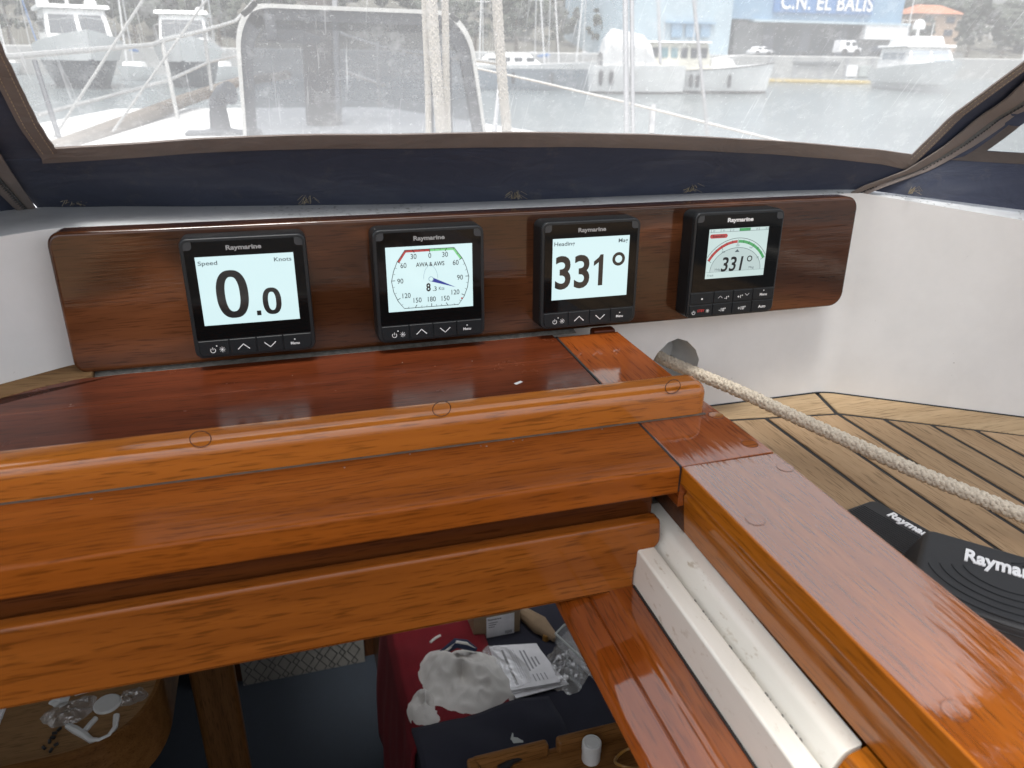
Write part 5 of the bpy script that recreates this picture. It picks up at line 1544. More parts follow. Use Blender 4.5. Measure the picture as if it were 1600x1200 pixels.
# open deck hatch lid: tinted acrylic in a white frame
YH = 1.25
def hp(u, v): q = aty(u, v, YH); return (q.x, q.z)
lid = thing('deck_hatch', aty(565, 230, YH), 'open deck hatch lid of tinted acrylic in a white rounded frame', 'deck hatch')
outl = [hp(384, 262), hp(366, 30), hp(392, 5), hp(700, 17), hp(735, 45), hp(766, 262)]
rads = [.0, .05, .02, .02, .05, .0]
def lid_loop(ins):
    c = Vector((sum(p[0] for p in outl) / 6, sum(p[1] for p in outl) / 6))
    pts = []
    for p in outl:
        d = Vector(p) - c; L = d.length
        pts.append(tuple(c + Vector((d.x * (1 - ins / abs(d.x)) if abs(d.x) > 1e-6 else d.x, d.y * (1 - ins / abs(d.y)) if abs(d.y) > 1e-6 else d.y))))
    return roundpoly(pts, [0, .055, .03, .03, .055, 0], 8)
def frame_between(a, b, y0, y1, mat, name, par):
    bm = B(); n = len(a)
    def ring(pp, y): return [bm.verts.new((p[0], y, p[1])) for p in pp]
    A0, A1, B0, B1 = ring(a, y0), ring(a, y1), ring(b, y0), ring(b, y1)
    for i in range(n):
        j = (i + 1) % n
        bm.faces.new((A0[i], A0[j], B0[j], B0[i])); bm.faces.new((A1[i], A1[j], B1[j], B1[i]))
        bm.faces.new((A0[i], A0[j], A1[j], A1[i])); bm.faces.new((B0[i], B0[j], B1[j], B1[i]))
    return mk(name, bm, M[mat], par, ang=50)
L0, L1, L2 = lid_loop(0), lid_loop(.008), lid_loop(.030)
frame_between(L0, L1, YH - .012, YH + .026, 'white_metal', 'lid_frame', lid)
frame_between(L1, L2, YH - .004, YH + .018, 'gasket', 'gasket', lid)
bm = B(); prism(bm, lid_loop(.028), YH + .004, YH + .012, 'y'); mk('acrylic_pane', bm, M['acrylic'], lid, smooth=False)
mk('hatch_handle', box(B(), hp(412, 28)[0], hp(430, 28)[0], YH - .016, YH + .002, hp(420, 64)[1], hp(420, 22)[1], .006), M['gasket'], lid)
# mast with its boom fitting, folded sail on deck, vent
ms = thing('mast', aty(520, 215, 2.3), 'bronze grey mast of the boat standing behind the tinted hatch lid', 'mast')
q0, q1 = aty(508, 215, 2.3), aty(519, -60, 2.3)
mk('mast_tube', tube(B(), [Vector((q0.x, 2.3, -.07)), Vector((q1.x, 2.33, 1.4))], .062, 20), M['mast'], ms)
mk('sail_track', tube(B(), [Vector((q0.x + .045, 2.23, -.02)), Vector((q1.x + .045, 2.26, 1.4))], .009, 8), M['alu'], ms)
bm = B(); prism(bm, [(aty(405, 66, 2.1).x, aty(405, 66, 2.1).z), (aty(418, 26, 2.1).x, aty(418, 26, 2.1).z), (aty(500, 62, 2.1).x, aty(500, 58, 2.1).z), (aty(500, 68, 2.1).x, aty(500, 68, 2.1).z)], 2.09, 2.14, 'y', r=.006, seg=2, caps_only=True)
tag(mk('vang_fitting', bm, M['gasket'], None), 'dark wedge shaped fitting in front of the mast behind the tinted lid', 'fitting')
p = aty(575, 190, 3.2); tag(crumple('folded_sail', p.x, p.y, p.z - .14, .26, .20, .15, 2.2, 'boat_cream', .2, nr=10, na=40, rough=.5), 'pale folded sail lying on the foredeck beyond the mast', 'sail')
vt = thing('deck_vent', aty(345, 200, 2.0), 'dark cowl vent on the cabin roof beside the hatch lid', 'vent')
p = aty(344, 196, 2.0); p.z = -.064
bm = B(); lathe(bm, [(.0001, 0), (.060, 0), (.060, .012), (.030, .020), (.026, .07), (.0001, .07)], p, 20); mk('vent_base', bm, M['gasket'], vt)
bm = B(); tube(bm, [p + Vector((0, 0, .065)), p + Vector((.002, -.005, .095)), p + Vector((.022, -.02, .118)), p + Vector((.042, -.035, .122))], .026, 12, taper=[.024, .026, .028, .034]); mk('cowl', bm, M['gasket'], vt)
mk('base_plate', box(B(), p.x - .10, p.x + .12, 1.95, 2.05, -.0625, -.052, .004), M['gasket'], vt)

# ================================================================== OUTSIDE: the harbour
ZW = -1.7
tag(mk('water', prism(B(), [(-700, 3.5), (-700, 900), (900, 900), (900, 3.5), (900, -300), (-700, -300)], ZW - .5, ZW, 'z'), M['water'], None, smooth=False), 'grey rippled harbour water', 'water', kind='structure')
def hull(bm, L, Bm, zb, zs, flare=1.25, bow=2.0, tr=.8, rake=.10, n=16, m=7):
    """hull along +x (stern at 0, bow at L): deck height zb at the bow, zs at the stern, waterline at 0"""
    rows = []
    for i in range(n + 1):
        t = i / n
        half = Bm / 2 * (tr + (1 - tr) * min(1, t * 3)) * (1 - max(0, (t - .45) / .55) ** bow)
        zt = zs + (zb - zs) * t ** 1.8
        row = []
        for k in range(m + 1):
            a = k / m
            z = -.35 + (zt + .35) * a
            wv = half * (.55 + .45 * a ** .7) * (1 + (flare - 1) * (a - 1) * max(0, t - .3) * 1.6)
            x = L * t - L * rake * (1 - a) * t ** 3
            row.append((x, max(.004, wv), z))
        rows.append(row)
    Rt = [[bm.verts.new((x, -y, z)) for x, y, z in r] for r in rows]; Lf = [[bm.verts.new((x, y, z)) for x, y, z in r] for r in rows]
    for i in range(n):
        for k in range(m):
            bm.faces.new((Rt[i][k], Rt[i + 1][k], Rt[i + 1][k + 1], Rt[i][k + 1])); bm.faces.new((Lf[i][k], Lf[i + 1][k], Lf[i + 1][k + 1], Lf[i][k + 1]))
        bm.faces.new((Rt[i][m], Rt[i + 1][m], Lf[i + 1][m], Lf[i][m]))
    bm.faces.new([Rt[0][k] for k in range(m + 1)] + [Lf[0][k] for k in range(m, -1, -1)])
    return bm
def house(bm, x0, x1, hw, z0, z1, rf=.35, ra=.1, ts=.12, r=.06):
    """deckhouse tapering upwards: rf and ra are the slopes of its front and back"""
    t = B(); bmesh.ops.create_cube(t, size=1)
    for v in t.verts:
        top = v.co.z > 0; fr = v.co.x > 0
        x = (x1 - (rf if top else 0)) if fr else (x0 + (ra if top else 0))
        v.co = Vector((x, math.copysign(hw - (ts if top else 0), v.co.y), z1 if top else z0))
    if r > 0: bmesh.ops.bevel(t, geom=t.edges[:], offset=r, segments=2, profile=.5, affect='EDGES')
    merge(bm, t); return bm
def place_boat(name, u, v, label, cat, head, group='boats moored across the harbour'):
    p = atz(u, v, ZW)
    return thing(name, p, label, cat, group, rz=R_(head))
def facing(u, v):       # heading that points a bow straight at us from there
    p = atz(u, v, ZW); return math.degrees(math.atan2(CAM[1] - p.y, CAM[0] - p.x))
def dome(par, x, y, z, r, name='radar_dome'):
    bm = B(); lathe(bm, [(.0001, 0), (r * .9, 0), (r, r * .4), (r * .92, r * .95), (r * .55, r * 1.4), (.0001, r * 1.55)], (x, y, z), 16); mk(name, bm, M['boat_white'], par, local=True)
def motor_yacht(u, v, head, L, Bm, hull_mat, label, scale=1.0, fly=True, winmat='boat_glass', split=True):
    b = place_boat('motor_yacht', u, v, label, 'motor yacht', head)
    bm = B(); hull(bm, L, Bm, 1.75 * scale, 1.2 * scale, 1.35, 1.9)
    if hull_mat != 'boat_white': bmesh.ops.bisect_plane(bm, geom=bm.verts[:] + bm.edges[:] + bm.faces[:], plane_co=(0, 0, 1.0 * scale + .06), plane_no=(0, 0, 1), clear_outer=True)
    for vv in bm.verts: vv.co.x -= L * .95
    mk('hull', bm, M[hull_mat], b, local=True)
    o = -L * .95
    bm = B(); hull(bm, L * 1.004, Bm * 1.10, 2.05 * scale, 1.38 * scale, 1.3, 2.3)
    bmesh.ops.bisect_plane(bm, geom=bm.verts[:] + bm.edges[:] + bm.faces[:], plane_co=(0, 0, 1.0 * scale if hull_mat != 'boat_white' else .5), plane_no=(0, 0, 1), clear_inner=True)
    for vv in bm.verts: vv.co.x += o
    mk('bulwark', bm, M['boat_white'], b, local=True)
    x1 = o + L * .72
    bm = B(); house(bm, o + L * .12, x1, Bm * .40, 1.3 * scale, 2.85 * scale, L * .12, .1, .18, .12); mk('deckhouse', bm, M['boat_white'], b, local=True)
    # windscreen panes on the sloping front, one each side of the mullion
    zf0, zf1 = 1.95 * scale, 2.62 * scale
    def fx(z): return x1 - L * .12 * (z - 1.3 * scale) / (1.55 * scale)
    hw = Bm * .40
    for y0, y1 in (((-hw * .86, -hw * .06), (hw * .06, hw * .80)) if split else ((-hw * .85, hw * .85),)):
        bm = B()
        q = [(fx(zf0) + .04, y0 * 1.0, zf0), (fx(zf0) + .04, y1, zf0), (fx(zf1) + .04, y1 * .93, zf1), (fx(zf1) + .04, y0 * .93, zf1)]
        va = [bm.verts.new(p) for p in q]; vb = [bm.verts.new((p[0] - .10, p[1], p[2])) for p in q]
        bm.faces.new(va); bm.faces.new(vb)
        for i in range(4): bm.faces.new((va[i], va[(i + 1) % 4], vb[(i + 1) % 4], vb[i]))
        mk('window', bm, M[winmat], b, local=True, smooth=False)
    for sg in (-1, 1):
        bm = B()
        for k in range(3):
            a = o + L * (.20 + .13 * k)
            box(bm, a, a + L * .10, sg * (hw - .10) - .04, sg * (hw - .10) + .04, 2.0 * scale, 2.5 * scale, .03, 1)
            mk('side_window', bm, M[winmat], b, local=True); bm = B()
        bm.free()
    bm = B(); house(bm, o + L * .10, x1 - L * .09, Bm * .42, 2.85 * scale, 2.98 * scale, .15, .05, .04, .03); mk('cabin_top', bm, M['boat_white'], b, local=True)
    if fly:
        bm = B(); house(bm, o + L * .18, x1 - L * .16, Bm * .30, 2.98 * scale, 3.55 * scale, .35, .1, .1, .08); mk('flybridge', bm, M['boat_white'], b, local=True)
    bm = B()
    rail_ = [(o + L * (.45 + .54 * t), Bm * .47 * (1 - max(0, (t - .2) / .8) ** 2), (1.75 + .55 + .15 * t) * scale) for t in [k / 8 for k in range(9)]]
    tube(bm, rail_ + [(x, -y, z) for x, y, z in reversed(rail_)], .025, 5, cap=False)
    for x, y, z in rail_[::2]:
        for s_ in (1, -1): tube(bm, [(x, y * s_, z), (x - .05, y * s_ * .97, z - .6 * scale)], .018, 5)
    mk('bow_rail', bm, M['steel'], b, local=True)
    return b, o, L
# left pair, bows towards us
h1 = facing(150, 138)
by, o, L = motor_yacht(152, 140, h1 + 6, 11, 4.3, 'boat_navy', 'dark hulled motor yacht with two pale domes and a divided windscreen', 1.45, fly=False, winmat='boat_glass')
for y_, z_ in ((-1.35, 3.05), (1.15, 3.05)): dome(by, o + L * .40, y_, 4.3, .34)
bm = B(); tube(bm, [(o + L * .42, -.1, 4.2), (o + L * .42, -.1, 5.0)], .10, 8); box(bm, o + L * .40, o + L * .44, -.5, .3, 4.7, 4.82, .03, 1); mk('radar_post', bm, M['boat_white'], by, local=True)
by, o, L = motor_yacht(292, 138, h1 - 10, 10, 3.6, 'boat_navy', 'dark hulled motor yacht with one wide dark windscreen behind the stanchions', 1.42, fly=False, split=False)
dome(by, o + L * .40, .9, 4.2, .22)
# small sailing boat with a blue furled sail at far left
def sailboat(u, v, head, L, label, cover='blue_cover', mast_h=9, group='sailing boats with tall pale masts along the far quay', hullmat='boat_white'):
    b = place_boat('sailing_boat', u, v, label, 'sailing boat', head, group)
    bm = B(); hull(bm, L, L * .30, L * .13, L * .10, 1.1, 2.2, .6)
    for vv in bm.verts: vv.co.x -= L * .5
    mk('hull', bm, M[hullmat], b, local=True)
    bm = B(); house(bm, -L * .15, L * .22, L * .09, L * .10, L * .155, .5, .2, .1, .05); mk('cabin', bm, M['boat_white'], b, local=True)
    for k in range(2):
        mk('window', box(B(), -L * .08 + k * L * .14, k * L * .14, -L * .092, -L * .070, L * .118, L * .135, .01, 1), M['boat_glass'], b, local=True)
    mk('mast', tube(B(), [(L * .08, 0, L * .10), (L * .08, 0, mast_h)], .05, 8), M['mast_far'], b, local=True)
    mk('boom', tube(B(), [(L * .08, 0, L * .24), (-L * .34, 0, L * .23)], .05, 6), M['mast_far'], b, local=True)
    mk('sail_cover', tube(B(), [(L * .08, 0, L * .265), (-L * .1, 0, L * .26), (-L * .33, 0, L * .25)], .12, 8, taper=[.16, .14, .09]), M[cover], b, local=True)
    mk('furled_jib', tube(B(), [(L * .47, 0, L * .14), (L * .28, 0, mast_h * .5), (L * .09, 0, mast_h * .95)], .06, 6), M['tarp'], b, local=True)
    mk('spreader', tube(B(), [(L * .08, -.7, mast_h * .55), (L * .08, .7, mast_h * .55)], .025, 5), M['mast_far'], b, local=True)
    bm = B()
    for y_ in (-1, 1): tube(bm, [(L * .08, y_ * L * .13, L * .11), (L * .08, y_ * .68, mast_h * .55), (L * .08, 0, mast_h)], .012, 4)
    tube(bm, [(-L * .49, 0, L * .11), (L * .08, 0, mast_h)], .012, 4)
    mk('shroud', bm, M['steel'], b, local=True)
    return b
b = sailboat(52, 108, facing(52, 108) + 25, 6.0, 'small white sailing boat with a bright blue furled sail at the left window edge')
for q in b.children:
    if q.name.startswith('furled_jib'): q.data.materials[0] = M['blue_cover']
# white wheelhouse boat, side on
pa, pb = atz(918, 136, ZW), atz(1205, 139, ZW)
def px_at(u, v, depth):            # a point at a given distance along the view ray's depth
    d = RC.T @ np.array([(u - 800) / F, (v - 600) / F, 1.0]); return Vector(CAM + d * depth)
DP = 46.0
Zk = DP / 1187.0                    # metres of picture plane per pixel there
right = Vector(RC[0]); right.z = 0; right.normalize()
hd = math.degrees(math.atan2(right.y, right.x))
ps = px_at(1020, 138, DP); 
tw = thing('wheelhouse_boat', (ps.x, ps.y, ZW), 'white wooden boat with a long wheelhouse and many windows, broadside on', 'motor boat', 'boats moored across the harbour', rz=R_(hd + 3))
bm = B(); hull(bm, 7.3, 2.6, 1.75, 1.25, 1.2, 2.2, .75, .06)
mk('hull', bm, M['boat_white'], tw, local=True)
bm = B(); hull(bm, 7.33, 2.64, 1.75, 1.25, 1.2, 2.2, .75, .06)
bmesh.ops.bisect_plane(bm, geom=bm.verts[:] + bm.edges[:] + bm.faces[:], plane_co=(0, 0, .16), plane_no=(0, 0, 1), clear_outer=True); mk('boot_stripe', bm, M['boot'], tw, local=True)
bm = B(); tube(bm, [(7.3 * t, -1.3 * (.75 + .25 * min(1, t * 3)) * (1 - max(0, (t - .45) / .55) ** 2.2) - .02, 1.25 + .5 * t ** 1.8) for t in [k / 14 for k in range(15)]], .035, 6); mk('rub_rail', bm, M['boot'], tw, local=True)
bm = B(); house(bm, -.6, 3.2, .95, 1.25, 2.75, .30, .05, .08, .06); mk('wheelhouse', bm, M['boat_cream'], tw, local=True)
for k in range(6):
    mk('window', box(B(), -.45 + k * .58, -.05 + k * .58, -.945, -.86, 1.95, 2.5, .03, 1), M['boat_glass2' if k in (1, 2) else 'boat_glass'], tw, local=True)
bm = B(); house(bm, -.8, 3.1, 1.05, 2.75, 2.84, .1, .05, .03, .02); mk('wheelhouse_roof', bm, M['boat_white'], tw, local=True)
bm = B(); house(bm, 3.2, 4.9, .85, 1.3, 1.95, .5, 0, .08, .06); mk('fore_cabin', bm, M['boat_white'], tw, local=True)
for k, x in enumerate((.3, 1.9, 2.3, 4.2)):
    mk('fender', tube(B(), [(x, -1.42, 1.1), (x, -1.42, .95), (x, -1.42, .45), (x, -1.42, .35)], .12, 8, taper=[.03, .12, .12, .04]), M['fender'], tw, local=True)
bm = B()
rail_ = [(3.2 + 4.0 * t, -1.15 * (1 - t ** 2.4), 1.95 + .45 * t) for t in [k / 8 for k in range(9)]]
tube(bm, rail_, .022, 5)
for x, y, z in rail_[::2]: tube(bm, [(x, y, z), (x, y, z - .65)], .018, 5)
mk('bow_rail', bm, M['steel'], tw, local=True)
mk('chain', tube(B(), [(7.25, 0, 1.5), (7.8, .0, -.02)], .03, 5), M['alu'], tw, local=True)
mk('chain', tube(B(), [(7.2, .1, 1.5), (9.0, .4, -.02)], .02, 5), M['alu'], tw, local=True)
for k in range(2): mk('aerial', tube(B(), [(.4 + k * 1.8, 0, 2.8), (.4 + k * 1.8, 0, 4.2 + k)], .03, 6), M['mast_far'], tw, local=True)
# its neighbour with a white tarpaulin, stern to us
ps = px_at(922, 138, DP - 1.5)
tb = thing('covered_boat', (ps.x, ps.y, ZW), 'white boat under a rounded white tarpaulin, touching the wheelhouse boat', 'motor boat', 'boats moored across the harbour', rz=R_(hd + 3))
bm = B(); hull(bm, 5.6, 2.4, 1.55, 1.5, 1.05, 3.0, .92, .02); mk('hull', bm, M['boat_white'], tb, local=True)
bm = B(); hull(bm, 5.62, 2.44, 1.55, 1.5, 1.05, 3.0, .92, .02)
bmesh.ops.bisect_plane(bm, geom=bm.verts[:] + bm.edges[:] + bm.faces[:], plane_co=(0, 0, .12), plane_no=(0, 0, 1), clear_outer=True); mk('boot_stripe', bm, M['boot'], tb, local=True)
bm = B()
def trp(i, j):
    a = PI * j; x = .5 + 3.0 * i
    ends = min(1, min(i, 1 - i) * 5) ** .45
    k = 1 - .35 * abs(noise.noise(Vector((i * 6, j * 4, 1))))
    return Vector((x, 1.05 * math.cos(a), 1.5 + (2.05 - .5 * i) * (max(0, math.sin(a)) ** .55) * (.35 + .65 * ends) * (.9 + .1 * k)))
grid(bm, trp, 26, 18); mk('tarpaulin', bm, M['tarp'], tb, local=True, ang=80)
bm = B()
for k in range(4): tube(bm, [trp(.15 + .22 * k, j / 10) + Vector((0, 0, .01)) for j in range(11)], .02, 4, cap=False)
mk('tie_cord', bm, M['alu'], tb, local=True)
for k, x in enumerate((.4, 1.0, 2.2)):
    mk('fender', tube(B(), [(x, -1.22, 1.3), (x, -1.25, 1.15), (x, -1.25, .6), (x, -1.24, .45)], .13, 8, taper=[.03, .13, .13, .04]), M['fender'], tb, local=True)
# grey hulled boats left of it
for u, v, L_, Bm_, hh, mt, lb, cat in ((840, 134, 8.0, 2.6, 1.35, 'boat_grey', 'low grey hulled launch with a white deck left of the covered boat', 'launch'),):
    ps = px_at(u - 100, v, DP + 2)
    g = thing('launch', (ps.x, ps.y, ZW), lb, cat, 'boats moored across the harbour', rz=R_(hd + 4))
    bm = B(); hull(bm, L_, Bm_, hh + .25, hh, 1.2, 2.2, .8); mk('hull', bm, M[mt], g, local=True)
    bm = B(); hull(bm, L_ * 1.004, Bm_ * 1.03, hh + .33, hh + .08, 1.2, 2.2, .8)
    bmesh.ops.bisect_plane(bm, geom=bm.verts[:] + bm.edges[:] + bm.faces[:], plane_co=(0, 0, hh - .12), plane_no=(0, 0, 1), clear_inner=True); mk('gunwale', bm, M['boat_white'], g, local=True)
    bm = B(); house(bm, L_ * .18, L_ * .55, .8, hh, hh + .75, 1.0, .3, .15, .08); mk('cabin', bm, M['boat_white'], g, local=True)
    for k in range(3): mk('window', box(B(), L_ * .22 + k * .75, L_ * .22 + k * .75 + .5, -.78, -.62, hh + .28, hh + .52, .03, 1), M['boat_glass'], g, local=True)
    for k in range(2): mk('fender', tube(B(), [(L_ * (.3 + .3 * k), -1.36, 1.0), (L_ * (.3 + .3 * k), -1.38, .85), (L_ * (.3 + .3 * k), -1.38, .4)], .1, 8), M['fender'], g, local=True)
ps = px_at(770, 128, DP + 14)
g = thing('launch', (ps.x, ps.y, ZW), 'white open motor boat with a raked windscreen behind the single cream rope', 'launch', 'boats moored across the harbour', rz=R_(hd + 184))
bm = B(); hull(bm, 8, 2.8, 1.5, 1.2, 1.2, 2.0, .85)
for vv in bm.verts: vv.co.x -= 4
mk('hull', bm, M['boat_white'], g, local=True)
bm = B(); house(bm, -1.5, 1.6, 1.0, 1.2, 2.1, 1.2, .4, .2, .1); mk('cabin', bm, M['boat_white'], g, local=True)
mk('window', box(B(), -1.0, .4, -.98, -.86, 1.5, 1.8, .03, 1), M['boat_glass'], g, local=True); mk('window', box(B(), -1.0, .4, .86, .98, 1.5, 1.8, .03, 1), M['boat_glass'], g, local=True)
# big white motor yacht at the right
by, o, L = motor_yacht(1478, 146, facing(1478, 146) + 24, 11, 3.9, 'boat_white', 'large white motor yacht with a flybridge and one dome in front of the quay', 1.0, fly=True, winmat='boat_grey', split=True)
dome(by, o + L * .36, 0, 4.05, .42)
bm = B(); tube(bm, [(o + L * .36, 0, 3.5), (o + L * .36, 0, 4.1)], .12, 8); tube(bm, [(o + L * .36, -1.2, 3.5), (o + L * .36, -1.2, 4.7)], .025, 5); tube(bm, [(o + L * .36, 1.0, 3.5), (o + L * .36, 1.0, 4.5)], .025, 5); mk('radar_arch', bm, M['boat_white'], by, local=True)
# yellow boom floating along the quay
a_, b_ = atz(1196, 128.5, ZW), atz(1424, 133, ZW)
fb = thing('floating_boom', (a_.x, a_.y, ZW), 'long yellow floating boom on the water in front of the quay', 'boom')
nb = 26
for k in range(nb):
    p, q = a_.lerp(b_, k / nb), a_.lerp(b_, (k + .94) / nb)
    mk('float', tube(B(), [p + Vector((0, 0, .08)), p + Vector((0, 0, .09)), q + Vector((0, 0, .09)), q + Vector((0, 0, .08))], .22, 7, taper=[.15, .22, .22, .15]), M['boom'], fb)
# the quay
YQ = 84.0
qa = aty(700, 92, YQ); qtop = aty(1300, 88, YQ).z
quay = tag(mk('quay', box(B(), -160, 220, YQ, YQ + 60, ZW - 1, qtop, .1, 1), M['quay'], None), 'pale concrete quay wall across the harbour', 'quay', kind='structure')
mk('fender_rail', box(B(), aty(1240, 96, YQ).x, aty(1312, 96, YQ).x, YQ - .25, YQ - .02, qtop - .95, qtop - .55, .05, 1), M['door_grey'], quay)
for k in range(6):
    x = aty(1200 + k * 40, 100, YQ).x
    mk('ladder', box(B(), x, x + .5, YQ - .12, YQ - .01, ZW, qtop - .1), M['alu'], quay)
for k, (u, mt) in enumerate(((1330, 'sign_white'), (1350, 'grey_plastic'))):
    q = aty(u, 110, YQ); mk('notice_board', box(B(), q.x - .8, q.x + .8, YQ - .16, YQ - .03, q.z - .7, q.z + .6), M[mt], quay)
# club building with its sign
YB = 104.0
bd = thing('club_building', aty(1205, 88, YB), 'blue clad club hall with white lettering on its long front', 'building')
def bx(u0, u1, v0, v1, y0, y1, mt, name, par=bd, r=0.0):
    a = aty(u0, (v0 + v1) / 2, y0); b = aty(u1, (v0 + v1) / 2, y0)
    um = (u0 + u1) / 2
    return mk(name, box(B(), a.x, b.x, y0, y1, aty(um, v1, y0).z, aty(um, v0, y0).z, r, 1), M[mt], par)
bx(992, 1146, -80, 90, YB - 4, YB + 22, 'bld_light', 'side_hall')
bx(1146.5, 1420, -90, 33, YB, YB + 22, 'bld_blue', 'upper_wall')
bx(1146.5, 1420, 33.5, 92, YB + .8, YB + 22, 'door_grey', 'ground_floor')
bx(1178, 1424, 33.2, 37, YB - .5, YB + .7, 'bld_light', 'canopy_edge')
for k in range(8):
    u0 = 1192 + k * 19
    bx(u0, u0 + 16, 44, 88, YB + .55, YB + .79, 'boat_glass' if k % 3 else 'house_window', 'door')
bx(1352, 1419, 38, 62, YB - .4, YB + .5, 'panel_white', 'white_panel')
for u0, u1 in ((1050, 1066), (1072, 1090), (1096, 1110)): bx(u0, u1, 36, 58, YB - 4.3, YB - 4.05, 'bld_blue', 'window')
bx(1040, 1120, 34, 37, YB - 4.5, YB - 4.05, 'bld_blue', 'canopy_edge')
sg = bx(1211, 1366, -16, 21, YB - .35, YB - .05, 'sign_blue', 'sign_board')
tb_, wdt = text_bm('C.N. EL BALIS', 1.0, bold=.022, extrude=.02, spacing=1.08)
p0, p1 = aty(1219, 14, YB - .45), aty(1362, 20, YB - .45)
capb = aty(1290, 14, YB - .45).z - aty(1290, 17, YB - .45).z
capz = aty(1290, -9, YB - .45).z - aty(1290, 15, YB - .45).z
k = (p1.x - p0.x) / wdt
for v in tb_.verts: v.co = Vector(((p0.x + p1.x) / 2 + v.co.x * k, YB - .5 + v.co.y * .2, (aty(1290, -9, YB - .45).z + aty(1290, 16, YB - .45).z) / 2 + v.co.z * capz))
mk('sign_lettering', tb_, M['sign_white'], sg)
# vans and cars on the quay
def vehicle(u, v, wpx, hpx, mt, label, van):
    y = 96.0
    p = aty(u, v, y); p.z = qtop
    kx = wpx * (y + .6) / 1187 * 1.05; kz = hpx * (y + .6) / 1187
    c = thing('parked_van' if van else 'parked_car', p, label, 'van' if van else 'car', 'vehicles parked on the quay')
    bm = B(); box(bm, -kx / 2, kx / 2, -.9, .9, .28 * kz, .62 * kz if not van else .55 * kz, .12, 2); mk('body', bm, M[mt], c, local=True)
    bm = B(); house(bm, -kx * (.36 if not van else .5), kx * (.30 if not van else .34), .82, .58 * kz if not van else .5 * kz, kz, kx * .12, kx * (.10 if not van else .01), .1, .08); mk('cab', bm, M[mt], c, local=True)
    for s_ in (-1, 1):
        mk('window', box(B(), s_ * kx * .15 - kx * .11, s_ * kx * .15 + kx * .09, -.80, -.72, .66 * kz, .9 * kz, .03, 1), M['boat_glass'], c, local=True)
        bm = B(); lathe(bm, [(.0001, -.1), (.27 * kz * .6 + .12, -.1), (.27 * kz * .6 + .12, .1), (.0001, .1)], (0, 0, 0), 14, Matrix.Rotation(PI / 2, 4, 'X'))
        bmesh.ops.translate(bm, vec=(s_ * kx * .3, -.86, .30 * kz), verts=bm.verts[:]); mk('wheel', bm, M['tyre'], c, local=True)
vehicle(1322, 84, 40, 26, 'car_white', 'white van parked before the hall doors', True)
vehicle(1378, 84, 44, 18, 'car_dark', 'dark car parked under the white panel', False)
vehicle(1186, 86, 34, 14, 'car_white', 'white car behind the bow of the wheelhouse boat', False)
vehicle(1245, 86, 20, 12, 'car_dark', 'small dark car beside the grey doors', False)
# orange roofed house and houses up the hill
def hill_h(x, y):
    t = max(0.0, (y - 118) / 170)
    left = 1.0 - .55 * max(0, min(1, (x - 60) / 140))
    return qtop + (34 * t ** .9) * left + 2.2 * noise.noise(Vector((x * .02, y * .02, 0))) * min(1, t * 4)
bm = B()
grid(bm, lambda i, j: Vector((-260 + 640 * i, 114 + 420 * j, hill_h(-260 + 640 * i, 114 + 420 * j))), 60, 34)
tag(mk('hillside', bm, M['hill'], None, ang=180), 'wooded hillside behind the harbour', 'hill', kind='structure')
def villa(u, v, wpx, hpx, y, wall, roof_m, label, floors=2):
    p = aty(u, v, y); k = (y + .6) / 1187
    wd, ht = wpx * k, hpx * k
    base = min(p.z - ht / 2, hill_h(p.x, y))
    h_ = thing('house', (p.x, y, base), label, 'house', 'houses on the hillside')
    H = (p.z + ht / 2) - base
    mk('wall', box(B(), -wd / 2, wd / 2, 0, wd * .7, 0, H * .80), M[wall], h_, local=True)
    bm = B()
    e = wd * .06
    lo = [bm.verts.new(c) for c in ((-wd / 2 - e, -e, H * .80), (wd / 2 + e, -e, H * .80), (wd / 2 + e, wd * .7 + e, H * .80), (-wd / 2 - e, wd * .7 + e, H * .80))]
    t0 = bm.verts.new((-wd * .28, wd * .35, H)); t1 = bm.verts.new((wd * .28, wd * .35, H))
    bm.faces.new((lo[0], lo[1], t1, t0)); bm.faces.new((lo[2], lo[3], t0, t1)); bm.faces.new((lo[1], lo[2], t1)); bm.faces.new((lo[3], lo[0], t0)); bm.faces.new(lo)
    mk('roof', bm, M[roof_m], h_, local=True, smooth=False)
    ns = max(2, int(wd / 3.2))
    zb = p.z - ht / 2 - base
    for f_ in range(floors):
        for q in range(ns):
            x = -wd / 2 + wd * (q + .5) / ns; z = zb + (H * .8 - zb) * (f_ + .55) / floors
            mk('window', box(B(), x - wd / ns * .2, x + wd / ns * .2, -.06, .05, z - (H * .8 - zb) / floors * .25, z + (H * .8 - zb) / floors * .25), M['house_window'], h_, local=True)
villa(1468, 34, 92, 56, 122, 'stucco_tan', 'terracotta', 'tan house with a broad orange tiled roof right of the blue hall')
villa(1552, 24, 60, 34, 150, 'stucco', 'stucco', 'white house with a pale roof above the large motor yacht')
villa(1600, 38, 60, 40, 140, 'stucco', 'stucco', 'white house cut by the right end of the window')
villa(700, 4, 70, 26, 200, 'stucco_tan', 'terracotta', 'tan house with an orange roof above the hatch lid')
villa(610, 0, 60, 26, 220, 'stucco', 'terracotta', 'white house with an orange roof left of the rope bundle')
villa(545, 2, 44, 22, 210, 'stucco_tan', 'terracotta', 'small tan house above the left part of the hatch lid')
villa(890, 16, 60, 22, 190, 'stucco_tan', 'stucco', 'tan house with a pale roof among the trees left of the hall')
villa(945, 4, 50, 24, 200, 'stucco', 'stucco', 'white house among the trees next to the pale blue hall')
villa(450, -4, 50, 22, 220, 'stucco', 'stucco', 'white house over the left corner of the hatch lid')
villa(820, -4, 60, 24, 230, 'stucco', 'terracotta', 'white house with an orange roof above the white open motor boat')
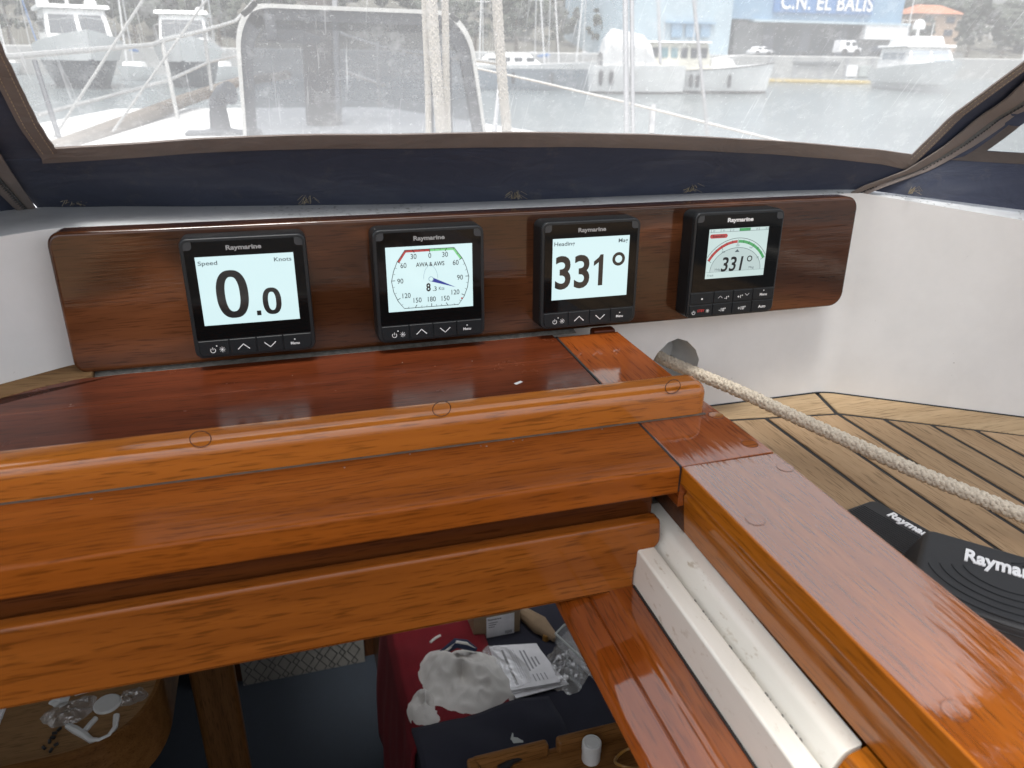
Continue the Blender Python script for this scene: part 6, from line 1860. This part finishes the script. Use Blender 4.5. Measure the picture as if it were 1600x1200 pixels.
# wood on the hill: leaf clumps in one mass
rnd = random.Random(11)
bm = B()
ico = B(); bmesh.ops.create_icosphere(ico, subdivisions=1, radius=1.0)
ivs = [v.co.copy() for v in ico.verts]; ifs = [[v.index for v in f.verts] for f in ico.faces]; ico.free()
V_, F_ = [], []
def clump(c, r):
    n0 = len(V_)
    q = Matrix.Rotation(rnd.random() * 6, 3, 'Z')
    for v in ivs:
        w_ = q @ v; V_.append(tuple(c + Vector((w_.x, w_.y, w_.z * .8)) * r * rnd.uniform(.7, 1.25)))
    for f in ifs: F_.append([n0 + i for i in f])
for k in range(1500):
    y = rnd.uniform(120, 300); x = -220 + 480 * rnd.random()
    u_ = None
    g = hill_h(x, y)
    ht = rnd.uniform(4, 9)
    for q in range(5): clump(Vector((x + rnd.uniform(-2, 2), y + rnd.uniform(-2, 2), g + ht * rnd.uniform(.35, 1.0))), rnd.uniform(.9, 2.2))
me = bpy.data.meshes.new('woodland'); me.from_pydata(V_, [], F_); me.materials.append(M['trees'])
wo_ = bpy.data.objects.new('woodland', me); col.objects.link(wo_)
tag(wo_, 'dark trees covering the hillside behind the harbour', 'woodland', kind='stuff')
bm.free()
def tree(u, v, y, h, label):
    p = aty(u, v, y); g = qtop if y < 116 else hill_h(p.x, y)
    t = thing('pine_tree', (p.x, y, g), label, 'tree', 'trees standing along the quay')
    mk('trunk', tube(B(), [(0, 0, 0), (.1, 0, h * .4), (0, .1, h * .75)], .2, 7, taper=[.24, .18, .1]), M['trunk'], t, local=True)
    global V_, F_
    V_, F_ = [], []
    for k in range(60):
        a = rnd.random() * 6.28; hh = rnd.uniform(.3, 1.0); rr = h * .30 * (1.1 - abs(hh - .55)) * rnd.random() ** .5
        clump(Vector((rr * math.cos(a), rr * math.sin(a), h * hh)), h * rnd.uniform(.04, .09))
    me = bpy.data.meshes.new('crown'); me.from_pydata(V_, [], F_); me.materials.append(M['trees'])
    o = bpy.data.objects.new('crown', me); col.objects.link(o); o.parent = t
for u, h, lb in ((1436, 6, 'dark tree at the left corner of the tan house'), (1512, 8, 'dark tree just behind the dome of the large motor yacht'), (1566, 6.5, 'dark tree between the two white houses at the right'), (1168, 4.5, 'low dark tree at the joint of the two halls'),
                 (940, 7, 'dark tree behind the white tarpaulin'), (870, 6, 'dark tree above the grey launch'), (806, 7.5, 'dark tree just right of the single cream rope'), (742, 7, 'dark tree at the upper right corner of the hatch lid'),
                 (345, 8, 'dark tree right behind the second motor yacht'), (215, 9, 'dark tree between the two motor yachts'), (80, 9, 'dark tree left of the first motor yacht'), (20, 7, 'dark tree at the left end of the view')):
    tree(u, 80, 112.0, h, lb)
# sailing boats along the far quay, their masts rising out of sight
for u, v, L_, mh, cv, lb in ((832, 124, 8.5, 12, 'tarp', 'white sailing boat whose mast stands right of the single cream rope'), (853, 123, 8, 12.5, 'blue_cover', 'sailing boat with a blue boom cover behind the grey launch'),
                         (912, 122, 9, 13, 'tarp', 'white sailing boat whose mast stands beside the white tarpaulin'), (756, 122, 8.5, 12, 'tarp', 'white sailing boat seen just right of the hatch lid'),
                         (345, 124, 8.5, 12, 'tarp', 'white sailing boat half hidden by the second motor yacht'), (12, 116, 8, 11, 'tarp', 'white sailing boat furthest into the left window corner'),
                         (215, 124, 8, 12.5, 'blue_cover', 'sailing boat between the two dark hulled motor yachts'), (1404, 122, 8, 12, 'tarp', 'white sailing boat whose mast crosses the end of the blue hall'), (1590, 120, 8, 12, 'tarp', 'white sailing boat at the right window edge')):
    sailboat(u, v, facing(u, v) + rnd.uniform(-20, 20), L_, lb, cv, mh)
# ------------------------------------------------------------------ to metres
_done = set()
for o in bpy.data.objects:
    if o.type in ('CAMERA', 'LIGHT'): continue
    o.location = o.location * S
    if o.type == 'MESH' and o.data.name not in _done:
        _done.add(o.data.name)
        o.data.transform(Matrix.Scale(S, 4))
